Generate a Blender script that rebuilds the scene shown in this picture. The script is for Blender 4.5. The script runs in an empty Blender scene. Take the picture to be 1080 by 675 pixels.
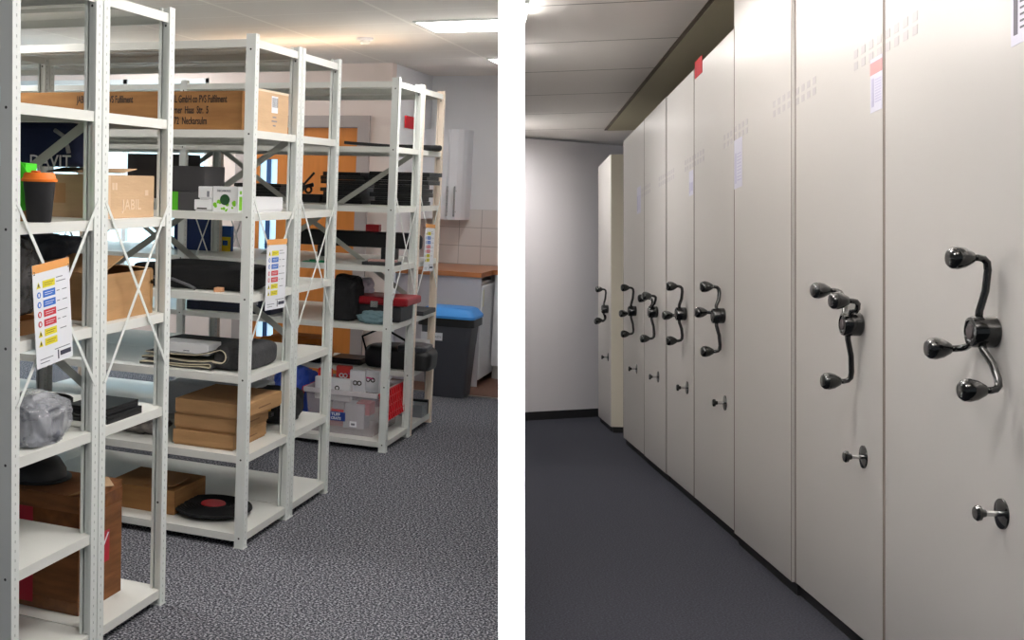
import bpy, bmesh, math, random
from mathutils import Vector, Matrix, noise
random.seed(7)
PI = math.pi
SC = bpy.context.scene
COL = SC.collection

# ------------------------------------------------------------------ colour / materials
def lin(c):
    c /= 255.0
    return c / 12.92 if c <= .04045 else ((c + .055) / 1.055) ** 2.4
def rgb(r, g, b): return (lin(r), lin(g), lin(b), 1)
MATS = {}
def mat(name, col, rough=.5, metal=0., var=.0, vscale=8., bump=0., bscale=60., trans=0., alpha=1., emit=0., spec=.5, stretch=(1, 1, 1), coat=0.):
    if name in MATS: return MATS[name]
    m = bpy.data.materials.new(name); m.use_nodes = True
    nt = m.node_tree; b = nt.nodes['Principled BSDF']
    c = rgb(*col)
    b.inputs['Base Color'].default_value = c
    b.inputs['Roughness'].default_value = rough
    b.inputs['Metallic'].default_value = metal
    b.inputs['Transmission Weight'].default_value = trans
    b.inputs['Alpha'].default_value = alpha
    b.inputs['Specular IOR Level'].default_value = spec
    b.inputs['Coat Weight'].default_value = coat
    if emit:
        b.inputs['Emission Color'].default_value = c; b.inputs['Emission Strength'].default_value = emit
    tc = nt.nodes.new('ShaderNodeTexCoord')
    mp = nt.nodes.new('ShaderNodeMapping'); mp.inputs['Scale'].default_value = stretch
    nt.links.new(tc.outputs['Object'], mp.inputs['Vector'])
    if var:
        n = nt.nodes.new('ShaderNodeTexNoise'); n.inputs['Scale'].default_value = vscale; n.inputs['Detail'].default_value = 4
        nt.links.new(mp.outputs['Vector'], n.inputs['Vector'])
        r = nt.nodes.new('ShaderNodeMapRange')
        r.inputs['From Min'].default_value = .3; r.inputs['From Max'].default_value = .7
        r.inputs['To Min'].default_value = 1 - var; r.inputs['To Max'].default_value = 1 + var
        nt.links.new(n.outputs['Fac'], r.inputs['Value'])
        mx = nt.nodes.new('ShaderNodeVectorMath'); mx.operation = 'SCALE'; mx.inputs[0].default_value = c[:3]
        nt.links.new(r.outputs['Result'], mx.inputs['Scale'])
        nt.links.new(mx.outputs['Vector'], b.inputs['Base Color'])
    if bump:
        n2 = nt.nodes.new('ShaderNodeTexNoise'); n2.inputs['Scale'].default_value = bscale; n2.inputs['Detail'].default_value = 3
        nt.links.new(mp.outputs['Vector'], n2.inputs['Vector'])
        bp = nt.nodes.new('ShaderNodeBump'); bp.inputs['Strength'].default_value = bump; bp.inputs['Distance'].default_value = .01
        nt.links.new(n2.outputs['Fac'], bp.inputs['Height']); nt.links.new(bp.outputs['Normal'], b.inputs['Normal'])
    MATS[name] = m
    return m

def nodes_of(name, rough=.5):
    m = bpy.data.materials.new(name); m.use_nodes = True
    nt = m.node_tree; b = nt.nodes['Principled BSDF']; b.inputs['Roughness'].default_value = rough
    MATS[name] = m
    return m, nt, b
def N(nt, t, **kw):
    n = nt.nodes.new(t)
    for k, v in kw.items(): setattr(n, k, v)
    return n
def mth(nt, op, a, b=None, c=None):
    n = N(nt, 'ShaderNodeMath', operation=op)
    for i, v in enumerate((a, b, c)):
        if v is None: continue
        if isinstance(v, (int, float)): n.inputs[i].default_value = v
        else: nt.links.new(v, n.inputs[i])
    return n.outputs[0]
def mixc(nt, fac, a, b):
    n = N(nt, 'ShaderNodeMix', data_type='RGBA')
    nt.links.new(fac, n.inputs['Factor'])
    for s, v in ((n.inputs['A'], a), (n.inputs['B'], b)):
        if isinstance(v, tuple): s.default_value = v
        else: nt.links.new(v, s)
    return n.outputs['Result']
def xyz(nt):
    tc = N(nt, 'ShaderNodeTexCoord'); s = N(nt, 'ShaderNodeSeparateXYZ')
    nt.links.new(tc.outputs['Object'], s.inputs[0]); return s.outputs, tc

def carpet(name, lo, mid, hi, scale, c0=.4, c1=.62):
    m, nt, b = nodes_of(name, .95); b.inputs['Specular IOR Level'].default_value = .1
    _, tc = xyz(nt)
    n = N(nt, 'ShaderNodeTexNoise'); n.inputs['Scale'].default_value = scale; n.inputs['Detail'].default_value = 2; n.inputs['Roughness'].default_value = .7
    nt.links.new(tc.outputs['Object'], n.inputs['Vector'])
    cr = N(nt, 'ShaderNodeValToRGB'); e = cr.color_ramp.elements
    e[0].position = c0; e[0].color = rgb(*lo); e[1].position = c1; e[1].color = rgb(*hi)
    k = e.new((c0 + c1) / 2); k.color = rgb(*mid)
    nt.links.new(n.outputs['Fac'], cr.inputs['Fac']); nt.links.new(cr.outputs['Color'], b.inputs['Base Color'])
    bp = N(nt, 'ShaderNodeBump'); bp.inputs['Strength'].default_value = .6; bp.inputs['Distance'].default_value = .004
    nt.links.new(n.outputs['Fac'], bp.inputs['Height']); nt.links.new(bp.outputs['Normal'], b.inputs['Normal'])
    return m
def grid_mat(name, base, line, sx, sy, ox, oy, w, axes=(0, 1), rough=.7, wy=None, off=0.):
    m, nt, b = nodes_of(name, rough)
    s, tc = xyz(nt)
    def ln(o, sp, of, ww):
        f = mth(nt, 'FRACT', mth(nt, 'DIVIDE', mth(nt, 'SUBTRACT', o, of), sp))
        return mth(nt, 'LESS_THAN', f, ww / sp)
    l = mth(nt, 'MAXIMUM', ln(s[axes[0]], sx, ox, w), ln(s[axes[1]], sy, oy, wy or w))
    n = N(nt, 'ShaderNodeTexNoise'); n.inputs['Scale'].default_value = 40
    nt.links.new(tc.outputs['Object'], n.inputs['Vector'])
    bb = N(nt, 'ShaderNodeBump'); bb.inputs['Strength'].default_value = .15
    nt.links.new(n.outputs['Fac'], bb.inputs['Height']); nt.links.new(bb.outputs['Normal'], b.inputs['Normal'])
    nt.links.new(mixc(nt, l, rgb(*base), rgb(*line)), b.inputs['Base Color'])
    return m

def post_material(nm='perforated_white_steel', bc=(226, 229, 225)):
    m, nt, b = nodes_of(nm, .42)
    s, tc = xyz(nt)
    # slots every 25 mm up the side face, a bolt hole at each shelf level on the front face
    fz = mth(nt, 'SUBTRACT', mth(nt, 'FRACT', mth(nt, 'DIVIDE', s[2], .03)), .5)
    dz = mth(nt, 'MULTIPLY', fz, .03)
    slot = mth(nt, 'MULTIPLY', mth(nt, 'LESS_THAN', mth(nt, 'ABSOLUTE', dz), .0045), mth(nt, 'LESS_THAN', mth(nt, 'ABSOLUTE', s[1]), .0022))
    side = mth(nt, 'GREATER_THAN', s[0], .0165)
    slot = mth(nt, 'MULTIPLY', slot, side)
    fb = mth(nt, 'SUBTRACT', mth(nt, 'FRACT', mth(nt, 'DIVIDE', mth(nt, 'SUBTRACT', s[2], .0), .36)), .13)
    db = mth(nt, 'MULTIPLY', fb, .36)
    dx = mth(nt, 'ADD', s[0], .006)
    r2 = mth(nt, 'ADD', mth(nt, 'MULTIPLY', db, db), mth(nt, 'MULTIPLY', dx, dx))
    bolt = mth(nt, 'LESS_THAN', r2, .0045 ** 2)
    base = rgb(*bc)
    c = mixc(nt, slot, base, rgb(168, 172, 168))
    c = mixc(nt, bolt, c, rgb(60, 62, 60))
    nt.links.new(c, b.inputs['Base Color'])
    return m

def cardboard(name, col, k=.1):
    return mat(name, col, .85, var=k, vscale=5, bump=.15, bscale=25, stretch=(1, 1, 6), spec=.2)

# ------------------------------------------------------------------ mesh builder
class MB:
    def __init__(s): s.bm = bmesh.new()
    def box(s, x0, x1, y0, y1, z0, z1, M=None, bevel=0):
        vs = [s.bm.verts.new(p) for p in [(x0,y0,z0),(x1,y0,z0),(x1,y1,z0),(x0,y1,z0),(x0,y0,z1),(x1,y0,z1),(x1,y1,z1),(x0,y1,z1)]]
        fs = [s.bm.faces.new([vs[i] for i in f]) for f in [(3,2,1,0),(4,5,6,7),(0,1,5,4),(1,2,6,5),(2,3,7,6),(3,0,4,7)]]
        if bevel:
            es = list({e for f in fs for e in f.edges})
            r = bmesh.ops.bevel(s.bm, geom=es, offset=bevel, segments=2, affect='EDGES', profile=.5)
            vs = list({v for f in r['faces'] for v in f.verts} | {v for v in vs if v.is_valid})
        if M is not None:
            for v in vs: v.co = M @ v.co
        return s
    def prism(s, pts, z0, z1, M=None):
        a = [s.bm.verts.new((x, y, z0)) for x, y in pts]; b = [s.bm.verts.new((x, y, z1)) for x, y in pts]
        n = len(pts)
        s.bm.faces.new(a[::-1]); s.bm.faces.new(b)
        for i in range(n): s.bm.faces.new([a[i], a[(i+1) % n], b[(i+1) % n], b[i]])
        if M is not None:
            for v in a + b: v.co = M @ v.co
        return s
    def lathe(s, prof, n=20, M=None):
        rings = []
        for r, z in prof:
            if r < 1e-6: rings.append([s.bm.verts.new((0, 0, z))])
            else: rings.append([s.bm.verts.new((r*math.cos(2*PI*i/n), r*math.sin(2*PI*i/n), z)) for i in range(n)])
        for A, B in zip(rings, rings[1:]):
            for i in range(n):
                j = (i+1) % n
                if len(A) == 1 and len(B) == 1: continue
                if len(A) == 1: s.bm.faces.new([A[0], B[i], B[j]]) if 1 else 0
                elif len(B) == 1: s.bm.faces.new([A[i], A[j], B[0]])
                else: s.bm.faces.new([A[i], A[j], B[j], B[i]])
        if M is not None:
            for R in rings:
                for v in R: v.co = M @ v.co
        return s
    def tube(s, pts, r, n=10, cap=True):
        pts = [Vector(p) for p in pts]; rings = []
        up = None
        for i, p in enumerate(pts):
            d = (pts[min(i+1, len(pts)-1)] - pts[max(i-1, 0)]).normalized()
            if up is None: up = Vector((0,0,1)) if abs(d.z) < .9 else Vector((1,0,0))
            a = d.cross(up).normalized(); b = a.cross(d).normalized(); up = b
            rr = r[i] if isinstance(r, (list, tuple)) else r
            rings.append([s.bm.verts.new(p + a*rr*math.cos(2*PI*k/n) + b*rr*math.sin(2*PI*k/n)) for k in range(n)])
        for A, B in zip(rings, rings[1:]):
            for k in range(n): s.bm.faces.new([A[k], A[(k+1) % n], B[(k+1) % n], B[k]])
        if cap: s.bm.faces.new(rings[0][::-1]); s.bm.faces.new(rings[-1])
        return s
    def strap(s, a, b, w, t, nrm):
        a, b, nrm = Vector(a), Vector(b), Vector(nrm).normalized()
        d = (b - a); L = d.length; d.normalize(); c = nrm.cross(d).normalized()
        M = Matrix((( *(d),), (*(c),), (*(nrm),))).transposed().to_4x4(); M.translation = a
        return s.box(0, L, -w/2, w/2, -t/2, t/2, M)
    def blob(s, c, size, seed=0, sq=.5, amp=.12, freq=6., n=26, flat=True, folds=0.):
        bm2 = bmesh.new(); bmesh.ops.create_icosphere(bm2, subdivisions=5 if n > 20 else 4, radius=1)
        mp = {}
        for v in bm2.verts:
            p = v.co.copy()
            q = Vector([math.copysign(abs(k) ** sq, k) for k in p])
            d = noise.noise(p*1.7 + Vector((seed, seed*.37, 1))) * amp * 1.6
            w = p + .35 * noise.noise_vector(p*freq*.5 + Vector((seed*3.1, 0, 0)))
            d += (1 - abs(noise.noise(w*freq + Vector((seed, 0, 5))))*2.0) * folds - folds * .5
            q *= 1 + d
            z = q.z
            if flat and z < -.75: z = -.75 - (abs(z) - .75)*.05
            mp[v] = s.bm.verts.new((c[0] + q.x*size[0]/2, c[1] + q.y*size[1]/2, c[2] + (z + .79)*size[2]/1.79))
        for f in bm2.faces: s.bm.faces.new([mp[v] for v in f.verts]).smooth = True
        bm2.free(); return s
    def done(s, name, m, smooth=False):
        bmesh.ops.recalc_face_normals(s.bm, faces=s.bm.faces[:])
        me = bpy.data.meshes.new(name)
        if smooth:
            for f in s.bm.faces: f.smooth = True
        s.bm.to_mesh(me); s.bm.free()
        me.materials.append(m)
        if smooth == 'auto': me.set_sharp_from_angle(angle=.7)
        return me

FR = Matrix.Identity(4)
def setp(o, label=None, cat=None, group=None, kind=None):
    if label: o['label'] = label
    if cat: o['category'] = cat
    if group: o['group'] = group
    if kind: o['kind'] = kind
    return o
def solo(name, mb, m, label, cat, loc=(0,0,0), rz=0, group=None, smooth=False, kind=None):
    o = bpy.data.objects.new(name, mb.done(name, m, smooth) if isinstance(mb, MB) else mb); COL.objects.link(o)
    o.matrix_world = FR @ Matrix.Translation(loc) @ Matrix.Rotation(rz, 4, 'Z')
    return setp(o, label, cat, group, kind)
def struct(name, mb, m, loc=(0,0,0)):
    return solo(name, mb, m, None, None, loc, kind='structure')
def thing(name, label, cat, loc=(0,0,0), rz=0, group=None):
    o = bpy.data.objects.new(name, None); COL.objects.link(o); o.empty_display_size = .1
    o.matrix_world = FR @ Matrix.Translation(loc) @ Matrix.Rotation(rz, 4, 'Z')
    return setp(o, label, cat, group)
def part(name, mb, m, parent, label=None, smooth=False, loc=None):
    o = bpy.data.objects.new(name, mb.done(name, m, smooth) if isinstance(mb, MB) else mb); COL.objects.link(o)
    o.parent = parent
    if loc is not None: o.location = loc
    if label: o['label'] = label
    return o
def text_mesh(txt, size, m, M, ext=.0006, align='LEFT', sx=1., bold=.0):
    cu = bpy.data.curves.new('txt', 'FONT'); cu.body = txt; cu.size = size; cu.extrude = ext; cu.align_x = align; cu.offset = bold
    cu.resolution_u = 3
    o = bpy.data.objects.new('txt', cu); COL.objects.link(o)
    dg = bpy.context.evaluated_depsgraph_get(); ev = o.evaluated_get(dg)
    me = bpy.data.meshes.new_from_object(ev)
    bpy.data.objects.remove(o); bpy.data.curves.remove(cu)
    me.transform(M @ Matrix.Diagonal((sx, 1, 1, 1)))
    me.materials.clear(); me.materials.append(m)
    return me
def face_front(x, y, z):       # text lying on a -Y face, reading left to right
    return Matrix.Translation((x, y, z)) @ Matrix.Rotation(PI/2, 4, 'X')
def face_end(x, y, z):         # text on a +X face
    return Matrix.Translation((x, y, z)) @ Matrix.Rotation(PI/2, 4, 'Z') @ Matrix.Rotation(PI/2, 4, 'X')

# ------------------------------------------------------------------ camera
CP = Vector((2.06133691, -4.53086877, 1.65825635))
RC = Matrix(((0.909432618644712, 0.41508184954615845, 0.02528577312169647),
             (-0.41018639737362506, 0.9053863217861022, -0.10964819985881649),
             (-0.06840637071697504, 0.0893457693456867, 0.9936487819875588)))   # rows: right, view, up
right, view, up = RC[0].copy(), RC[1].copy(), RC[2].copy()
cd = bpy.data.cameras.new('camera'); cam = bpy.data.objects.new('camera', cd); COL.objects.link(cam)
cd.sensor_width = 36; cd.lens = 36 * 1200 / 1080
cd.shift_x = (540 - 263) / 1080; cd.shift_y = -(337.5 - 320) / 1080
Mc = Matrix((right, up, -view)).transposed().to_4x4(); Mc.translation = CP
cam.matrix_world = Mc; cd.clip_start = .05; cd.clip_end = 100
SC.camera = cam

# ------------------------------------------------------------------ materials in use
steel = mat('white_painted_steel', (226, 229, 225), .4)
shelfm = mat('white_shelf_steel', (224, 224, 218), .38, var=.02, vscale=3)
perf = post_material()
zinc = mat('zinc_brace', (180, 181, 173), .45, metal=.3)
kraft = cardboard('kraft_card', (176, 137, 96))
kraft_d = cardboard('brown_card', (150, 108, 66), .16)
kraft_l = cardboard('light_card', (198, 166, 132), .06)
tape = mat('packing_tape', (160, 122, 78), .3)
blackp = mat('black_plastic', (15, 15, 17), .42)
blackf = mat('black_fabric', (20, 20, 22), .9, var=.25, vscale=20, bump=.3, bscale=80)
darkg = mat('dark_grey_plastic', (48, 49, 52), .5)
ink = mat('black_ink', (36, 28, 24), .8)
whitep = mat('white_paper', (232, 233, 238), .7)
greyink = mat('grey_print', (120, 122, 130), .7)
red = mat('red_plastic', (200, 24, 36), .4)
navy = mat('navy_fabric', (20, 34, 70), .85, bump=.2, bscale=90)
paintw = mat('white_wall_paint', (236, 237, 240), .8, bump=.04, bscale=120)
pinkw = mat('warm_wall_paint', (232, 218, 212), .8, bump=.04, bscale=120)
chrome = mat('brushed_steel', (190, 190, 190), .25, metal=1)

# ------------------------------------------------------------------ added divider slab between the two rooms (seen end-on), not a real wall
PH = math.atan(276.5 / 1200)
pd = (view*math.cos(PH) + right*math.sin(PH)).normalized()      # along the divider
pn = (right*math.cos(PH) - view*math.sin(PH)).normalized()      # out of its right face
zc = 3.6
def pp(px, z, h): return CP + right*((px - 263)/1200*z) + view*z + up*h
def divider_slab():
    bm = bmesh.new()
    mid = pp(539.5, zc, 0); w = 27/1200*zc*math.cos(PH)/2
    L = pp(525.8, zc, 0); R = pp(553.2, zc, 0)
    # end face square to the view, sides parallel to the divider's own direction
    pts = [L, R, R + pd*9.4, L + pd*9.4]
    a = [bm.verts.new(p - up*2.0) for p in pts]; b = [bm.verts.new(p + up*2.6) for p in pts]
    bm.faces.new(a[::-1]); bm.faces.new(b)
    for i in range(4): bm.faces.new([a[i], a[(i+1) % 4], b[(i+1) % 4], b[i]])
    m = MB(); m.bm.free(); m.bm = bm
    return struct('added_divider', m, mat('bright_white_paint', (252, 252, 252), .85))
divider_slab()
def clip(mb, side, frame=None, off=0.):
    # keep the part of a surface that lies on this room's side of the divider
    F = (frame or Matrix.Identity(4)).inverted()
    co = F @ (pp(539.5, zc, 0) + pn*side*off); no = F.to_3x3() @ pn
    g = mb.bm.verts[:] + mb.bm.edges[:] + mb.bm.faces[:]
    bmesh.ops.bisect_plane(mb.bm, geom=g, plane_co=co, plane_no=no, clear_outer=(side < 0), clear_inner=(side > 0))
    es = [e for e in mb.bm.edges if e.is_boundary]
    if es: bmesh.ops.holes_fill(mb.bm, edges=es)
    return mb

# ================================================================== ROOM WITH OPEN SHELVING
CARP = carpet('flecked_grey_carpet', (34, 35, 42), (78, 79, 86), (172, 172, 178), 105, .36, .64)
struct('floor', clip(MB().box(-5.2, 3, -7, 4.22, -.08, 0), -1), CARP)
struct('floor_kitchen', clip(MB().box(-5.2, 3, 4.22, 5.7, -.08, -.001), -1), mat('brown_lino', (112, 78, 62), .6, var=.2, vscale=30))
struct('trim_1', clip(MB().box(-.75, 3, 4.20, 4.225, 0, .006), -1), mat('floor_strip', (160, 158, 152), .4, metal=.5))
CEIL = grid_mat('ceiling_tiles', (236, 231, 226), (250, 246, 240), .83, .49, .02, 1.65, .022, wy=.012, rough=.9)
def ceiling():
    m = MB().box(-5.2, 3, -7, 5.7, 2.6, 2.66)
    return struct('ceiling', clip(m, -1), CEIL)
ceiling()
struct('wall_left', MB().box(-5.2, -5.1, -7, 5.7, 0, 2.6), paintw)
# wall with the orange doors: openings for window_1 and door_1
w = MB()
for a in [(-5.1, -4.95, 0, 2.6), (-4.95, -2.39, 0, .45), (-4.95, -2.39, 2.5, 2.6), (-2.39, -2.11, 0, 2.6), (-2.11, -.922, 2.182, 2.6), (-.922, -.75, 0, 2.6)]:
    w.box(a[0], a[1], 4.342, 4.442, a[2], a[3])
struct('wall_back', w, pinkw)
struct('wall_return', MB().box(-.85, -.75, 4.443, 5.6, 0, 2.6), paintw)
struct('wall_kitchen', clip(MB().box(-.749, 3, 5.513, 5.6, 0, 2.6), -1), paintw)
TILE = grid_mat('white_wall_tiles', (230, 227, 226), (188, 186, 186), .199, .163, -.449, .94, .006, axes=(0, 2), rough=.25)
struct('wall_tiles', clip(MB().box(-.749, 3, 5.503, 5.512, .93, 1.43), -1), TILE)
# window
win = struct('window_1', MB().box(-4.95, -2.39, 4.40, 4.41, .45, 2.5), mat('daylight_glass', (196, 232, 246), .3, emit=1.5))
fr = MB()
for x in (-4.95, -4.1, -3.25, -2.43): fr.box(x, x+.04, 4.35, 4.398, .45, 2.5)
for z in (.45, 1.6, 2.46): fr.box(-4.95, -2.39, 4.35, 4.398, z, z+.04)
part('window_frame', fr, mat('white_upvc', (225, 230, 232), .5), win)
# doors
wood = mat('orange_wood', (214, 132, 56), .45, var=.06, vscale=4, stretch=(6, 6, .6))
frm = mat('grey_door_frame', (178, 168, 166), .6)
d = struct('door_1', MB().box(-2.01, -1.9, 4.36, 4.4, 0, 2.085).box(-1.74, -1.025, 4.36, 4.4, 0, 2.085).box(-1.9, -1.74, 4.36, 4.4, 0, .3).box(-1.9, -1.74, 4.36, 4.4, 1.82, 2.085), wood)
part('frame', MB().box(-2.11, -2.012, 4.31, 4.41, 0, 2.182).box(-1.022, -.922, 4.31, 4.41, 0, 2.182).box(-2.012, -1.022, 4.31, 4.41, 2.09, 2.182), frm, d)
part('vision_panel', MB().box(-1.9, -1.74, 4.375, 4.385, .3, 1.82), mat('blue_daylight_pane', (188, 226, 248), .3, emit=.9), d)
part('glazing_bar', MB().box(-1.84, -1.8, 4.365, 4.374, .3, 1.82), mat('blue_bar', (52, 92, 150), .5), d)
part('door_handle', MB().tube([(-1.1, 4.36, 1.0), (-1.1, 4.31, 1.0), (-1.2, 4.31, 1.0)], .009), chrome, d, smooth=True)
# fire call sign on the return wall
solo('wall_sign', MB().box(-.749, -.735, 4.70, 5.04, 2.105, 2.206, bevel=.004), mat('red_sign', (214, 30, 44), .5), 'small red rectangular sign high on the white wall behind the last shelf row', 'sign')

# ------------------------------------------------------------------ ceiling lights and detector
def ceiling_light(x0, x1, y0, y1, label, power, col=(1, .97, .94), z=2.6, deep=.009, both=False):
    t = thing('ceiling_light', label, 'light', ((x0+x1)/2, (y0+y1)/2, z))
    hx, hy = (x1-x0)/2, (y1-y0)/2
    part('frame', MB().box(-hx, hx, -hy, -hy+.015, -.012, -.001).box(-hx, hx, hy-.015, hy, -.012, -.001).box(-hx, -hx+.015, -hy+.015, hy-.015, -.012, -.001).box(hx-.015, hx, -hy+.015, hy-.015, -.012, -.001), steel, t)
    m = bpy.data.materials.get('lamp_%g' % power)
    if not m:
        m = bpy.data.materials.new('lamp_%g' % power); m.use_nodes = True
        b = m.node_tree.nodes['Principled BSDF']; b.inputs['Base Color'].default_value = (.9, .9, .9, 1)
        b.inputs['Emission Color'].default_value = (*col, 1); b.inputs['Emission Strength'].default_value = power
    part('diffuser', MB().box(-hx+.015, hx-.015, -hy+.015, hy-.015, -deep, -.002), m, t)
    return t
ceiling_light(.08, .61, 2.06, 2.56, 'bright square ceiling panel light nearest, above the third shelf row', 16)
ceiling_light(.05, .27, 4.12, 4.62, 'small bright ceiling panel light near the kitchen corner', 45)
A_LAMPS = [(-3.6, -3., 1.4, 1.9), (-3.2, -2.6, 3.3, 3.8), (.75, 1.15, .2, .7), (.9, 1.5, -1.2, -.7), (1.2, 1.8, -2.7, -2.2), (-1.9, -1.3, -.5, 0.)]
for i, a in enumerate(A_LAMPS):
    ceiling_light(*a, 'square ceiling panel light out of view over the aisle', 30, deep=.06)['group'] = 'ceiling panel lights over the near aisle'
pl = thing('added_warm_glow', 'added warm light hidden on the top shelf of the farthest row', 'light', (-.95, 2.85, 2.2505))  # added warm source, hidden from view, to make the ceiling glow
part('housing', MB().box(-.62, .62, -.07, .07, 0, .035, bevel=.004), steel, pl)
um = bpy.data.materials.new('warm_glow_source'); um.use_nodes = True
um.node_tree.nodes['Principled BSDF'].inputs['Emission Color'].default_value = (1, .70, .46, 1); um.node_tree.nodes['Principled BSDF'].inputs['Emission Strength'].default_value = 8
part('tube', MB().box(-.6, .6, -.05, .05, .0355, .042), um, pl)  # glowing strip of the added warm light

sd = thing('smoke_detector', 'small round white smoke detector on the tiled ceiling', 'smoke detector', (-.457, 2.778, 2.6))
part('base', MB().lathe([(0, 0), (.055, 0), (.055, -.012), (.048, -.018), (0, -.018)]), whitep, sd, smooth='auto')
part('sensor_head', MB().lathe([(0, -.018), (.034, -.018), (.036, -.03), (.026, -.042), (0, -.044)]), steel, sd, smooth='auto')

# ------------------------------------------------------------------ shelving
SP = .36; LV = {k: .064 + SP*i for i, k in enumerate('fedcbaT')}; LV['T'] = 2.25
TP = 2.272
def post_mesh(open_dir):
    # cold rolled C section, web away from open_dir (+1: open towards +Y)
    s = open_dir
    o = [(-.028, -.02), (.017, -.02), (.017, .02), (.006, .02), (.006, .0165), (.0135, .0165), (.0135, -.0165), (-.0245, -.0165), (-.0245, .0165), (-.017, .0165), (-.017, .02), (-.028, .02)]
    pts = [(x, y*s) for x, y in o]
    m = MB().prism(pts, 0, TP)
    m.box(-.016, .004, .0085*s - .0015, .0085*s + .0015, .002, TP - .002)
    m.box(-.03, .019, -.022, .022, 0, .005)
    return m.done('post', perf)
POSTM = {1: post_mesh(1), -1: post_mesh(-1)}
POST_WARM = {k: v.copy() for k, v in POSTM.items()}
for v in POST_WARM.values(): v.materials[0] = post_material('perforated_warm_lit_steel', (238, 222, 204))  # warm light on the rear posts, put into the steel colour
SHELFM = {}
def shelf_mesh(L, D):
    k = (round(L, 3), round(D, 3))
    if k in SHELFM: return SHELFM[k]
    m = MB(); t = .0015
    m.box(0, L, 0, D, -t, 0)
    m.box(0, L, 0, t, -.034, -t).box(0, L, D-t, D, -.034, -t).box(0, t, t, D-t, -.034, -t).box(L-t, L, t, D-t, -.034, -t)
    m.box(0, L, t, .014, -.034, -.034+t).box(0, L, D-.014, D-t, -.034, -.034+t)
    m.box(.002, L-.002, D*.5-.02, D*.5+.02, -.016, -t)
    SHELFM[k] = m.done('shelf', shelfm); return SHELFM[k]
def shelving(label, y0, y1, bays, levels, wide_at=None, group=None, cream=False):  # cream: posts carry warm light tinted into their colour
    """one unit: frames every 1.42 m, front posts on y0, rear posts on y1"""
    t = thing('shelving_unit', label, 'shelving unit', (0, y0, 0))
    D = y1 - y0
    for b in range(bays + 1):
        X = -1.42*b
        for yy, s in ((0, 1), (D, -1)):
            p = part('post', POST_WARM[s] if cream else POSTM[s], perf, t, loc=(X, yy, 0))
        part('end_brace', MB().strap((X+.0185, .004, 1.565), (X+.0185, D-.004, .945), .013, .002, (1, 0, 0)).lathe([(0, 0), (.007, 0), (.006, .004), (0, .005)], 10, Matrix.Translation((X+.0195, D/2, 1.255)) @ Matrix.Rotation(PI/2, 4, 'Y')), steel, t)
        part('end_brace', MB().strap((X+.0215, .004, .945), (X+.0215, D-.004, 1.565), .013, .002, (1, 0, 0)), steel, t)
    for b in range(bays):
        X = -1.42*b
        for l in levels:
            if isinstance(l, tuple):
                if b not in l[1]: continue
                l = l[0]
            part('shelf', shelf_mesh(1.42 - .004, D + .036), shelfm, t, loc=(X - 1.42 + .013 + .002, -.018, LV[l]))
    if wide_at is not None:
        yb = wide_at
        for b in range(bays):
            X = -1.42*b
            part('back_brace', MB().strap((X, yb, 1.86), (X-1.42, yb, .90), .032, .002, (0, 1, 0)), zinc, t)
            part('back_brace', MB().strap((X, yb+.003, .90), (X-1.42, yb+.003, 1.86), .032, .002, (0, 1, 0)), zinc, t)
    return t
allv = 'fedcbaT'
shelving('white steel shelving unit nearest at far left, holding a plastic-wrapped bundle', -1.721, -1.267, 1, allv, None)
shelving('white steel shelving unit behind the nearest one, large torn carton at its bottom', -1.221, -.7665, 1, 'fdcbaT', -.0145)
shelving('white steel shelving unit, front of the middle row, holding three stacked flat cartons', 0, .495, 2, allv, .495-.001)
shelving('white steel shelving unit at the back of the middle row', .541, 1.034, 2, allv)
shelving('white steel shelving unit, front of the farthest row, holding a clear crate', 2.074, 2.56, 2, [('f', (0, 1)), ('e', (1,)), 'd', 'c', 'b', 'a', 'T'], .486+.018)
shelving('steel shelving unit at the very back by the grey bin, warm light tinted into posts', 2.604, 3.089, 2, allv, cream=True)

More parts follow.
